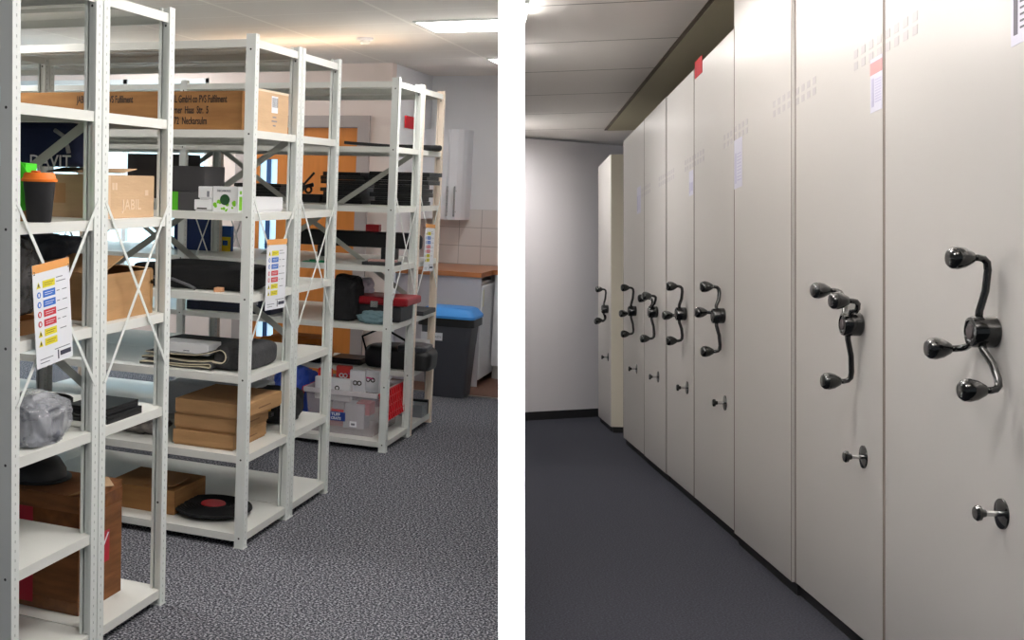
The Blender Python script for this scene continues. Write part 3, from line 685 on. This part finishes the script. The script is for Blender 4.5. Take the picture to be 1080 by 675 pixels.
laptop('black docking tray on the rear far shelf beside the red-topped case', -.16, .04, 2.70, 3.0, zd, .03, darkg, cat='tray')
# row 3 shelf e
t = thing('satchel', 'glossy black satchel with rounded end on the lower far shelf', 'bag', (-.12, 2.76, ze))
part('satchel_body', MB().blob((0, 0, 0), (.46, .26, .15), 91, .4, .05, 2), blackp, t)
part('flap', MB().blob((0, 0, 0), (.2, .25, .05), 93, .5, .05, 2), mat('grey_leather', (52, 54, 60), .3), t, loc=(.1, -.02, .12))
part('shoulder_strap', MB().tube([(-.2, -.1, .08), (-.24, -.1, .2), (-.1, -.1, .27), (.05, -.1, .2), (.12, -.1, .14)], .008, 8), blackf, t, smooth=True)
laptop('open-looking dark laptop leaning by the satchel', -.58, -.37, 2.66, 2.86, ze, .04)
solo('orange_bag', MB().blob((0, 0, 0), (.5, .22, .16), 95, .5, .12, 3, folds=.06), mat('orange_nylon', (216, 124, 36), .6, bump=.2, bscale=60), 'orange and black kit bag on the lower far shelf', 'bag', (-.86, 2.75, ze), smooth=True)
solo('bag_harness', MB().blob((0, 0, 0), (.24, .1, .12), 97, .6, .1, 3, folds=.06), blackf, 'black harness lying against the orange kit bag', 'strap', (-.72, 2.64-.02, ze+.001), smooth=True)
t, hx, hy = carton('printed_box', 'white box with blue and red stripes on the rear far shelf', -.10, .0, 2.93, 3.05, ze, .16, wh, False)
part('blue_stripe', MB().box(-hx, hx, -hy-.001, -hy, .10, .125), mat('bright_blue', (30, 96, 200), .5), t)
part('red_stripe', MB().box(-hx, hx, -hy-.001, -hy, .06, .085), MATS['red_print'], t)
# clear crate
crx0, crx1, cry0, cry1 = -.545, -.075, 2.125, 2.665
t = thing('storage_crate', 'large clear plastic crate with red folding lids on the bottom far shelf', 'crate', ((crx0+crx1)/2, (cry0+cry1)/2, zf))
clear = mat('clear_crate_plastic', (240, 232, 236), .25, alpha=.22, bump=.05, bscale=20)
a, b, h = .235, .27, .285
def tw(k): return 1 - .1*(1 - k)
def frust(m, x, y, z0, z1, k0, k1, th=.003):
    # four tapered walls
    P = lambda sx, sy, k, z, i=0: (sx*(x-i)*k, sy*(y-i)*k, z)
    for (s1, s2) in (((-1,-1),(1,-1)), ((1,-1),(1,1)), ((1,1),(-1,1)), ((-1,1),(-1,-1))):
        o = [m.bm.verts.new(P(*s, k, z)) for s, k, z in ((s1, k0, z0), (s2, k0, z0), (s2, k1, z1), (s1, k1, z1))]
        i_ = [m.bm.verts.new(P(*s, k, z, th)) for s, k, z in ((s1, k0, z0), (s2, k0, z0), (s2, k1, z1), (s1, k1, z1))]
        m.bm.faces.new(o); m.bm.faces.new(i_[::-1])
        for q in range(4): m.bm.faces.new([o[q], i_[q], i_[(q+1) % 4], o[(q+1) % 4]])
m = MB(); frust(m, a, b, 0, h, .88, 1.0); m.box(-a*.88, a*.88, -b*.88, b*.88, 0, .003)
part('body', m, clear, t)
m = MB(); m.box(-a-.012, a+.012, -b-.012, -b+.002, h-.03, h, bevel=.003).box(-a-.012, a+.012, b-.002, b+.012, h-.03, h, bevel=.003).box(-a-.012, -a+.002, -b, b, h-.03, h, bevel=.003).box(a-.002, a+.012, -b, b, h-.03, h, bevel=.003)
part('rim', m, mat('milky_plastic', (222, 216, 220), .4, alpha=.8), t)
for s in (1, -1):
    m = MB(); M = Matrix.Translation((s*(a+.014), 0, h)) @ Matrix.Rotation(s*-.2, 4, 'Y')
    m.box(min(0, s*.006), max(0, s*.006), -b*1.02, b*1.02, -.185, 0, M, bevel=.002)
    for i in range(12):
        y = -b + .02 + i*.045; m.box(min(s*.006, s*.013), max(s*.006, s*.013), y, y+.008, -.18, -.005, M)
    for i in range(3): m.box(min(s*.006, s*.012), max(s*.006, s*.012), -b, b, -.15+i*.05, -.144+i*.05, M)
    part('folding_lid', m, red, t, label='red interlocking lid half')
part('label', MB().box(-.07, .03, -b*.935-.003, -b*.935, .085, .14, Matrix.Translation((0, 0, 0))), mat('label_blue', (30, 60, 140), .5), t)
part('label_text', text_mesh('TUFF', .026, whitep, face_front(-.062, -b*.935-.0036, .116), bold=.0006), whitep, t)
part('label_text', text_mesh('CRATE', .024, whitep, face_front(-.064, -b*.935-.0036, .092), bold=.0006, sx=.9), whitep, t)
part('label_arc', MB().box(-.06, .02, -b*.935-.003, -b*.935, .145, .155), rdp, t)
part('price_label', MB().box(.06, .105, -b*.915-.006, -b*.915-.004, .055, .09), whitep, t)
part('price_mark', MB().box(.07, .095, -b*.915-.0068, -b*.915-.006, .065, .078), greyink, t)
# goods in the crate
crx, cry = (crx0+crx1)/2, (cry0+cry1)/2
random.seed(19)
goods = [('small_box', -.15, .05, .01, .1, .30, .10, (206, 120, 120), 'pink box inside the clear crate at left'), ('small_box', -.03, .13, .01, .16, .28, .12, (214, 214, 222), 'pale box inside the clear crate at right'),
         ('small_box', -.1, .0, .13, .05, .27, .08, (196, 196, 204), 'pale box inside the crate behind the label'), ('small_box', .05, .16, .10, .08, .30, .11, (196, 60, 66), 'red box inside the crate at right rear')]
for nm, x0, x1, z0, dz, yy, dy, c, lb in goods:
    carton(nm, lb, crx+x0, crx+x1-.02, cry-.25+yy-.15, cry-.25+yy+dy-.15, zf+z0+.004, dz, mat('goods_%d' % c[1], c, .6), False)
tops = [(-.17, -.09, -.13, .19, .115, (204, 40, 34), 'red card box sticking out of the clear crate'), (-.17, .05, -.18, .16, .10, (226, 226, 228), 'white box with dark print standing in the crate front'), (.0, .09, -.05, .18, .12, (220, 220, 226), 'white cable box standing in the crate middle'),
        (.06, .17, .0, .2, .1, (214, 216, 220), 'white box with a pink band in the crate at right'), (-.12, -.03, .06, .2, .1, (210, 60, 54), 'red and white box at the back of the crate')]
for i, (x0, x1, y, z0, dz, c, lb) in enumerate(tops):
    t2, hx, hy = carton('cable_box', lb, crx+x0*1.1, crx+x1*1.1, cry+y-.06, cry+y-.015, zf+z0+.05, dz+.04, mat('goods_top_%d' % i, c, .6), False, rz=(.1, -.05, .15, -.1, .05)[i])
    for k in (-.3, .3):
        part('printed_symbol', MB().lathe([(.009, 0), (.016, 0), (.016, .0008), (.009, .0008)], 16, Matrix.Translation((k*hx*.9, -hy, .08)) @ Matrix.Rotation(PI/2, 4, 'X')), ink if c[1] > 100 else whitep, t2)
solo('cable_packet', MB().box(-.1, .1, -.012, .012, 0, .008, Matrix.Rotation(.1, 4, 'Y')), mat('magenta_card', (214, 60, 130), .5), 'pink packet lying across the top of the crate', 'packet', (crx+.07, cry-.05, zf+.342))
solo('cable_packet', MB().box(-.07, .07, -.05, .05, 0, .006), mat('teal_card', (70, 180, 190), .5), 'teal edged packet lying across the crate at right', 'packet', (crx+.1, cry+.06, zf+.35), rz=.3)
solo('blue_holdall', MB().blob((0, 0, 0), (.26, .3, .36), 101, .5, .12, 3, folds=.08), mat('blue_nylon', (26, 64, 160), .55, bump=.3, bscale=30), 'bright blue holdall left of the clear crate', 'bag', (-.68, 2.30, zf), smooth=True)
t = thing('power_supply', 'small metal power supply unit at the end of the bottom rear shelf', 'power supply', (-.07, 2.98, zf))
part('case', MB().box(-.09, .075, -.09, .05, 0, .085, bevel=.002), mat('galvanised', (140, 146, 152), .35, metal=.6), t)
part('fan_end', MB().box(-.07, .075, .051, .08, .0, .1, bevel=.003), blackp, t)
part('screw', MB().lathe([(0, 0), (.005, 0), (.004, .002), (0, .002)], 8, Matrix.Translation((.075, -.05, .02)) @ Matrix.Rotation(PI/2, 4, 'Y')).lathe([(0, 0), (.005, 0), (.004, .002), (0, .002)], 8, Matrix.Translation((.075, .0, .06)) @ Matrix.Rotation(PI/2, 4, 'Y')), chrome, t)

# ------------------------------------------------------------------ kitchen corner
kw = mat('white_laminate', (232, 233, 238), .45)
t = thing('kitchen_counter', 'white kitchen base unit with a grey-white end panel behind the waste bin', 'cabinet', (0, 0, 0))
part('end_panel', MB().box(-.748, -.03, 4.64, 4.66, 0, .9), mat('pale_grey_laminate', (206, 204, 212), .5), t)
part('carcass', MB().box(-.748, -.08, 5.22, 5.5, .1, .9), kw, t)
t = thing('worktop', 'orange-brown wood effect worktop over the kitchen units', 'worktop', (0, 0, 0))
part('slab', clip(MB().prism([(-.748, 4.61), (-.025, 4.61), (-.015, 5.0), (.25, 5.0), (.25, 5.502), (-.748, 5.502)], .901, .94), -1, off=.06), mat('worktop_wood', (190, 124, 80), .3, var=.12, vscale=12, stretch=(1, 5, 1)), t)
t = thing('under_counter_fridge', 'white under-counter fridge with its door facing the aisle', 'fridge', (-.06, 4.93, 0))
part('body', MB().box(-.5, .0, -.26, .26, .03, .85, bevel=.006), mat('fridge_white', (236, 238, 242), .35), t)
part('door', MB().box(.004, .04, -.26, .26, .05, .83, bevel=.01), MATS['fridge_white'], t)
part('door_trim', MB().box(.041, .048, -.255, -.235, .66, .80, bevel=.002), mat('cream_sticker', (226, 222, 200), .5), t)
part('foot', MB().lathe([(0, 0), (.02, 0), (.02, .03), (0, .03)], 12, Matrix.Translation((-.03, -.22, 0))), blackp, t)
part('foot', MB().lathe([(0, 0), (.02, 0), (.02, .03), (0, .03)], 12, Matrix.Translation((-.03, .22, 0))), blackp, t)
t = thing('base_cabinet', 'white base cabinet at the right end of the worktop', 'cabinet', (0, 0, 0))
part('body', clip(MB().box(-.01, .22, 5.06, 5.5, .12, .899), -1, off=.06), kw, t)
part('plinth', clip(MB().box(-.01, .22, 5.12, 5.5, 0, .119), -1, off=.06), mat('plinth_grey', (176, 174, 172), .5), t)
part('door', clip(MB().box(-.005, .22, 5.04, 5.058, .17, .89), -1, off=.06), kw, t)
t = thing('wall_cabinet', 'white wall cabinet with two bar handles and a curved end above the tiles', 'cabinet', (-.748, 5.2, 1.34))
part('body', MB().prism([(0, 0), (.27, 0), (.33, .02), (.37, .06), (.39, .12), (.39, .31), (0, .31)], 0, .78), kw, t)
part('door', MB().box(.002, .255, -.018, -.002, .005, .775, bevel=.002), kw, t)
for x in (.265, .33):
    part('handle', MB().tube([(x, -.0+(.02 if x > .3 else 0), .07), (x, -.035, .07)], .005, 8).tube([(x, -.0+(.02 if x > .3 else 0), .25), (x, -.035, .25)], .005, 8).tube([(x, -.035, .03), (x, -.035, .29)], .008, 10), chrome, t, smooth='auto')
t = thing('waste_bin', 'tall grey waste bin with a blue lid in the kitchen corner', 'bin', (-.15, 4.17, 0))
m = MB()
def rr(x, y, r, n=5):
    o = []
    for cx, cy, a0 in ((x-r, y-r, 0), (-x+r, y-r, PI/2), (-x+r, -y+r, PI), (x-r, -y+r, 1.5*PI)):
        for i in range(n+1): a_ = a0 + i*PI/2/n; o.append((cx + r*math.cos(a_), cy + r*math.sin(a_)))
    return o
def loft(m, secs):
    R = [[m.bm.verts.new((p[0], p[1], z)) for p in rr(x, y, r)] for x, y, r, z in secs]
    n = len(R[0])
    for A, B in zip(R, R[1:]):
        for i in range(n): m.bm.faces.new([A[i], A[(i+1) % n], B[(i+1) % n], B[i]])
    m.bm.faces.new(R[0][::-1]); m.bm.faces.new(R[-1]); return m
loft(m, [(.155, .11, .04, 0), (.16, .115, .04, .01), (.185, .14, .045, .40), (.187, .143, .045, .405), (.20, .15, .045, .58), (.215, .165, .045, .585), (.217, .167, .045, .62)])
part('bin_body', m, mat('bin_grey', (74, 75, 82), .5), t, smooth='auto')
m = loft(MB(), [(.225, .175, .045, .622), (.228, .178, .045, .64), (.22, .17, .045, .65), (.19, .14, .05, .69), (.17, .12, .05, .70)])
part('lid', m, mat('bin_blue', (66, 148, 226), .45), t, smooth='auto', label='blue lid')
part('liner', loft(MB(), [(.221, .171, .045, .56), (.2205, .1705, .045, .6), (.219, .169, .045, .621)]), blackp, t, smooth='auto', label='black bin liner edge')
part('paper_label', MB().box(-.19, -.02, -.152, -.149, .445, .505, Matrix.Rotation(-.0, 4, 'X')), whitep, t)
part('label_text', text_mesh('WASTE', .022, greyink, face_front(-.1, -.153, .465)), greyink, t)

# ================================================================== ROOM WITH THE MOBILE SHELVING CABINETS
TH = math.atan(227 / 1200)
r_w = right*math.cos(TH) - view*math.sin(TH); d_w = right*math.sin(TH) + view*math.cos(TH)
EYE = 1.12
FB = Matrix((r_w, d_w, up)).transposed().to_4x4(); FB.translation = CP - up*EYE
FR = FB
A = 1.245; cth, sth = math.cos(TH), math.sin(TH)
def S(px): return (1200*A/(cth*(px - 490)) + A*sth)/cth            # distance along the cabinets' front of an image column
def Zof(px): return 1200*A/(cth*(px - 490))
def Hof(px, py): return EYE + (320 - py)*Zof(px)/1200
CARPB = carpet('plain_dark_carpet', (38, 39, 45), (52, 53, 60), (70, 71, 79), 130, .3, .7)
struct('floor_cabinet_room', clip(MB().box(-2, 4.2, -2, 13, -.08, 0), 1, FB), CARPB)
CB = grid_mat('smooth_ceiling_tiles', (236, 230, 224), (124, 116, 108), 60, .9, -29, 0, .001, rough=.6, wy=.012)
cm = MB().box(-2, 4.2, -2, 13, 2.72, 2.78)
struct('ceiling_cabinet_room', clip(cm, 1, FB), CB)
SOFX = 1.245*.793/.957*1.31
solo('ceiling_groove', MB().box(1.265, 1.29, 1.2, 10.9, 2.712, 2.7195), mat('groove_brown', (92, 78, 66), .6), None, None, kind='structure').name = 'trim_2'
struct('trim_3', MB().box(1.29, 4.0, 1.2, 10.9, 2.708, 2.7195), mat('shaded_ceiling', (176, 168, 142), .7))  # ceiling strip above the cabinets, its shade put into the olive tone
# far wall, slightly out of square
def bpt(px, py, z): # point in room coordinates from view depth
    x = (px-263)/1200*z; return Vector((x*cth - z*sth, x*sth + z*cth, 0))
p0, p1 = bpt(500, 0, 10.62), bpt(640, 0, 11.33)
dv = (p1 - p0).normalized(); e0 = p0 - dv*1.0; e1 = p1 + dv*3
ang = math.atan2(dv.y, dv.x)
Mw = Matrix.Translation(e0) @ Matrix.Rotation(ang, 4, 'Z'); Lw = (e1 - e0).length
struct('wall_far', clip(MB().box(0, Lw, 0, .1, 0, 2.7, Mw), 1, FB), mat('grey_white_wall', (214, 210, 212), .8))
struct('baseboard_far', clip(MB().box(0, Lw, -.02, -.001, 0, .08, Mw), 1, FB), mat('black_skirting', (22, 20, 22), .6))
cabm = mat('cabinet_enamel', (210, 206, 202), .42, spec=.9, metal=.4)
_n = cabm.node_tree.nodes; _b = _n['Principled BSDF']; _b.inputs['Anisotropic'].default_value = 1.
_c = _n.new('ShaderNodeCombineXYZ'); _c.inputs[1].default_value = 1
_v = _n.new('ShaderNodeVectorTransform'); _v.vector_type = 'VECTOR'; _v.convert_from = 'OBJECT'; _v.convert_to = 'WORLD'
cabm.node_tree.links.new(_c.outputs[0], _v.inputs[0]); cabm.node_tree.links.new(_v.outputs[0], _b.inputs['Tangent'])
seamm = mat('seam_shadow_gap', (120, 108, 100), .6)
knobm = mat('gloss_black', (10, 12, 12), .12, coat=.5)
sqm = mat('grey_square_print', (196, 191, 192), .5)
plm = mat('black_plinth', (26, 24, 26), .6)
ARM = 0
edges = [1096, 932, 838.5, 777, 732, 703, 680, 657.5]
tall = [0, 0, 1, 0, 0, 0, 0]
offs = [0, .0, .012, 0, .0, .004, .0]
# wheel data: hub column, hub row, then arms as (along depth, up) with elbow, each measured from the hub
wheels = {0: (1050, 350, [(-.01, .177), (.12, -.045), (-.075, -.135)]),
          1: (908, 342, [(.14, .11), (-.05, .075), (.03, -.185)]),
          3: (764, 333, [(.02, .142), (.15, .015), (.0, -.175)]),
          4: (723.5, 331, [(.0, .158), (.13, -.01), (.0, -.155)]),
          5: (694, 329, [(.1, .09), (-.08, .105), (.0, -.175)]),
          6: (671, 328, [(.0, .172), (.1, -.02), (.0, -.17)])}
locks = {0: (1057, 542), 1: (911, 482), 3: (765, 425), 4: (725, 409), 5: (695, 397.5), 6: (671.5, 389)}
names = ['white mobile shelving cabinet nearest the camera at right edge, three-armed black crank raised',
         'white mobile shelving cabinet second from the right, crank arm hanging down, red-topped label',
         'tall white fixed cabinet panel without a crank, third from the right',
         'white mobile shelving cabinet just beyond the tall panel without a crank',
         'white mobile shelving cabinet fourth crank from the right',
         'white mobile shelving cabinet fifth crank from the right',
         'white mobile shelving cabinet last before the open gap']
def crank(t, s0, h0, arms, ux=0.):
    Mx = Matrix.Translation((-.0, s0, h0)) @ Matrix.Rotation(-PI/2, 4, 'Y')      # local +Z points out into the aisle
    hub = part('crank_hub', MB().lathe([(0, 0), (.034, 0), (.038, .004), (.038, .05), (.035, .056), (.028, .058), (.027, .055), (0, .055)], 28, Mx), knobm, t, smooth='auto')
    part('hub_disc', MB().lathe([(0, .0555), (.018, .0555), (.017, .058), (0, .058)], 20, Mx), mat('grey_disc', (60, 52, 54), .4), hub, smooth='auto')
    for ds, dh in arms:
        L = math.hypot(ds, dh); u_, v_ = ds/L, dh/L
        pts = [(-.038, s0 + u_*.02, h0 + v_*.02), (-.036, s0 + u_*.05, h0 + v_*.05), (-.024, s0 + u_*L*.55, h0 + v_*L*.55), (-.02, s0 + u_*(L-.03), h0 + v_*(L-.03)), (-.022, s0 + u_*(L-.012), h0 + v_*(L-.012)), (-.03, s0 + u_*(L-.003), h0 + v_*(L-.003)), (-.042, s0 + ds, h0 + dh), (-.055, s0 + ds, h0 + dh)]
        part('crank_arm', MB().tube(pts, .0085, 10), knobm, hub, smooth=True)
        K = Matrix.Translation((-.05, s0 + ds, h0 + dh)) @ Matrix.Rotation(-PI/2, 4, 'Y')
        part('grip_knob', MB().lathe([(0, 0), (.011, 0), (.014, .003), (.024, .02), (.028, .036), (.026, .05), (.018, .058), (.012, .0595), (0, .058)], 20, K), knobm, hub, smooth=True)
def lock(t, s0, h0):
    K = Matrix.Translation((0, s0, h0)) @ Matrix.Rotation(-PI/2, 4, 'Y')
    l = part('lock_plate', MB().lathe([(0, 0), (.037, 0), (.036, .004), (.02, .008), (0, .009)], 28, K), knobm, t, smooth='auto')
    part('lock_stem', MB().lathe([(.007, .008), (.007, .04), (0, .04)], 12, K), chrome, l, smooth='auto')
    part('lock_knob', MB().lathe([(0, .036), (.009, .036), (.011, .044), (.018, .047), (.019, .054), (.015, .059), (0, .06)], 20, K), knobm, l, smooth='auto')
def squares(t, s_edge, side, hh=(.648, .617)):
    g = MB()
    for k in range(4):
        ss = s_edge + side*(.035 + k*.07)*1.0
        for rt in hh:
            h0 = EYE + rt*A/1.0*1.0
            g.box(-.0012, -.0004, ss-.018, ss+.018, h0-.013, h0+.013)
    part('square_pattern', g, sqm, t)
for i in range(7):
    s0, s1 = S(edges[i]), S(edges[i+1])
    t = thing('mobile_cabinet', names[i], 'cabinet', (A - offs[i], 0, 0))
    g = .0012
    H = 2.7 if tall[i] else 2.415
    body = MB().box(0, 1.3, s0+g, s1-g, .05, H, bevel=.004)
    part('front_panel', body, cabm, t)
    part('plinth', MB().box(.02, 1.28, s0+g, s1-g, 0, .049), plm, t)
    part('edge_trim', MB().box(-.0008, .0, s0+g, s0+g+.005, .05, min(H, 2.41)).box(-.0008, .0, s1-g-.012, s1-g, .05, min(H, 2.41)), seamm, t)
    if i in wheels:
        px, py, arms = wheels[i]
        crank(t, S(px), Hof(px, py), arms)
        lx, ly = locks[i]; lock(t, S(lx), Hof(lx, ly))
    if i < 6: squares(t, s1 - g, -1)
    if i > 0: squares(t, s0 + g, 1)
    # paper instruction labels beside the seams
    def label_at(pa, pb, ya, yb, redtop=False, dark=False):
        a_, b_ = S(pb), S(pa); m_ = (pa+pb)/2; top, bot = Hof(m_, ya), Hof(m_, yb)
        l = part('instruction_label', MB().box(-.0016, -.0006, a_, b_, bot, top), mat('label_paper', (214, 212, 226), .5), t)
        if redtop: part('red_heading', MB().box(-.0022, -.0017, a_, b_, top-.05, top-.012), mat('label_red', (224, 150, 150), .5), l)
        q = MB(); n_ = 9
        for k in range(n_):
            z = top - .07 - (top-bot-.09)*k/n_
            q.box(-.0022, -.0017, b_-(b_-a_)*.3, b_-(b_-a_)*.12, z-.012, z+.008)
            q.box(-.0022, -.0017, a_+(b_-a_)*.1, a_+(b_-a_)*.6, z-.002, z+.003)
        part('label_print', q, mat('label_ink%d' % dark, (192, 188, 212) if not dark else (96, 92, 104), .5), l)
    if i == 0: label_at(1067, 1092, -60, 44, dark=True)
    if i == 1: label_at(918.5, 931, 60, 117, redtop=True)
    if i == 2: label_at(777.5, 786, 146, 198)
    if i == 4: label_at(727, 731.5, 180, 206)
    if i == 6: label_at(672, 676, 197, 225)
solo('status_tag', MB().box(-.003, 0, S(741), S(733.5), Hof(737, 80), Hof(737, 62)), mat('red_tag', (216, 30, 40), .5), 'small red tag near the top of a white cabinet, beside a seam', 'tag', (A-.001, 0, 0))
# cabinet beyond the open gap
t = thing('mobile_cabinet', 'white mobile shelving cabinet alone beyond the open gap, cream side visible', 'cabinet', (A, 0, 0))
sa, sb = S(644), S(631)
part('front_panel', MB().box(0, 1.3, sa, sb, .05, 2.415, bevel=.004), cabm, t)
part('side_panel', MB().box(.004, 1.3, sa-.012, sa-.001, .05, 2.41), mat('cream_enamel', (232, 224, 206), .4), t, label='cream side panel')
part('plinth', MB().box(.02, 1.28, sa, sb, 0, .049), plm, t)
crank(t, S(641.5), Hof(641.5, 326), [(.0, .175), (.1, -.11), (.03, -.1)]); lock(t, S(641.5), Hof(641.5, 376.7))

# ceiling luminaires of the cabinet room (across the aisle)
def LM(nm, power, col=(1, .975, .95)):
    m = bpy.data.materials.new(nm); m.use_nodes = True
    b_ = m.node_tree.nodes['Principled BSDF']; b_.inputs['Emission Color'].default_value = (*col, 1); b_.inputs['Emission Strength'].default_value = power
    return m
def strip(s, label, power=16., u0=-.85, u1=.34, w=.3, deep=.045):
    t = thing('ceiling_luminaire', label, 'light', (0, s, 2.72))
    uL = u0
    part('housing', MB().box(uL, u1, -w/2, -w/2+.02, -.03, -.001).box(uL, u1, w/2-.02, w/2, -.03, -.001).box(u1-.005, u1, -w/2+.02, w/2-.02, -.012, -.001), steel, t)
    m = bpy.data.materials.get('strip_%g' % power)
    if not m:
        m = bpy.data.materials.new('strip_%g' % power); m.use_nodes = True
        b_ = m.node_tree.nodes['Principled BSDF']; b_.inputs['Emission Color'].default_value = (1, .975, .95, 1); b_.inputs['Emission Strength'].default_value = power
    part('diffuser', MB().box(uL, u1-.006, -w/2+.021, w/2-.021, -deep, -.004), m, t)
    return t
strip(6.3, 'white ceiling luminaire at the top left of the cabinet room', power=25, u0=.28, u1=.335, w=.35)
strip(7.35, 'white ceiling luminaire just beyond the one at the top left of the cabinet room', power=2200, u0=.335, u1=.365, w=.26, deep=.005)
strip(10.45, 'white ceiling luminaire close to the far wall of the cabinet room', power=1300, u0=.475, u1=.515, w=.26, deep=.006)
for s_ in (4.1, 1.4):  # added fill lights out of view, there to brighten the ceiling
    t = thing('added_fill_light', 'added unseen fill light overhead %s the camera in the cabinet room' % ('well before' if s_ > 2 else 'nearest'), 'light', (.66, s_, 2.42))
    part('housing', MB().box(-.32, .32, -.1, .1, .0, .03, bevel=.004), steel, t)
    part('uplight', MB().box(-.3, .3, -.08, .08, .0305, .034), LM('uplight', 60), t)
    part('diffuser', MB().box(-.3, .3, -.08, .08, -.004, -.0005), LM('downlight', 2), t)
    part('suspension', MB().tube([(-.25, 0, .035), (-.25, 0, .299)], .002, 6).tube([(.25, 0, .035), (.25, 0, .299)], .002, 6), chrome, t)
FR = Matrix.Identity(4)

# ------------------------------------------------------------------ lights
def area(name, loc, target, sx, sy, power, col=(1, 1, 1), spread=None):
    l = bpy.data.lights.new(name, 'AREA'); l.shape = 'RECTANGLE'; l.size = sx; l.size_y = sy; l.energy = power; l.color = col
    if spread: l.spread = spread
    o = bpy.data.objects.new(name, l); COL.objects.link(o); o.location = loc
    o.rotation_euler = (Vector(target) - Vector(loc)).to_track_quat('-Z', 'Y').to_euler()
    return o
# added unseen light behind the camera that whitens the divider's end face
pe = pp(539.5, zc, 0)
lm = area('divider_fill', CP - pd*1.2 + up*.0, pe, .03, 2.3, 7.5, spread=math.radians(1.2))
Q = Matrix((pn, up, -pd)).transposed().to_4x4(); Q.translation = CP - pd*1.2
lm.matrix_world = Q

w = bpy.data.worlds.new('world'); SC.world = w; w.use_nodes = True
w.node_tree.nodes['Background'].inputs['Color'].default_value = (.86, .93, 1, 1)
w.node_tree.nodes['Background'].inputs['Strength'].default_value = .25
SC.view_settings.view_transform = 'Standard'; SC.view_settings.look = 'None'
SC.view_settings.gamma = 1; SC.view_settings.use_curve_mapping = False
SC.view_settings.exposure = 0.0
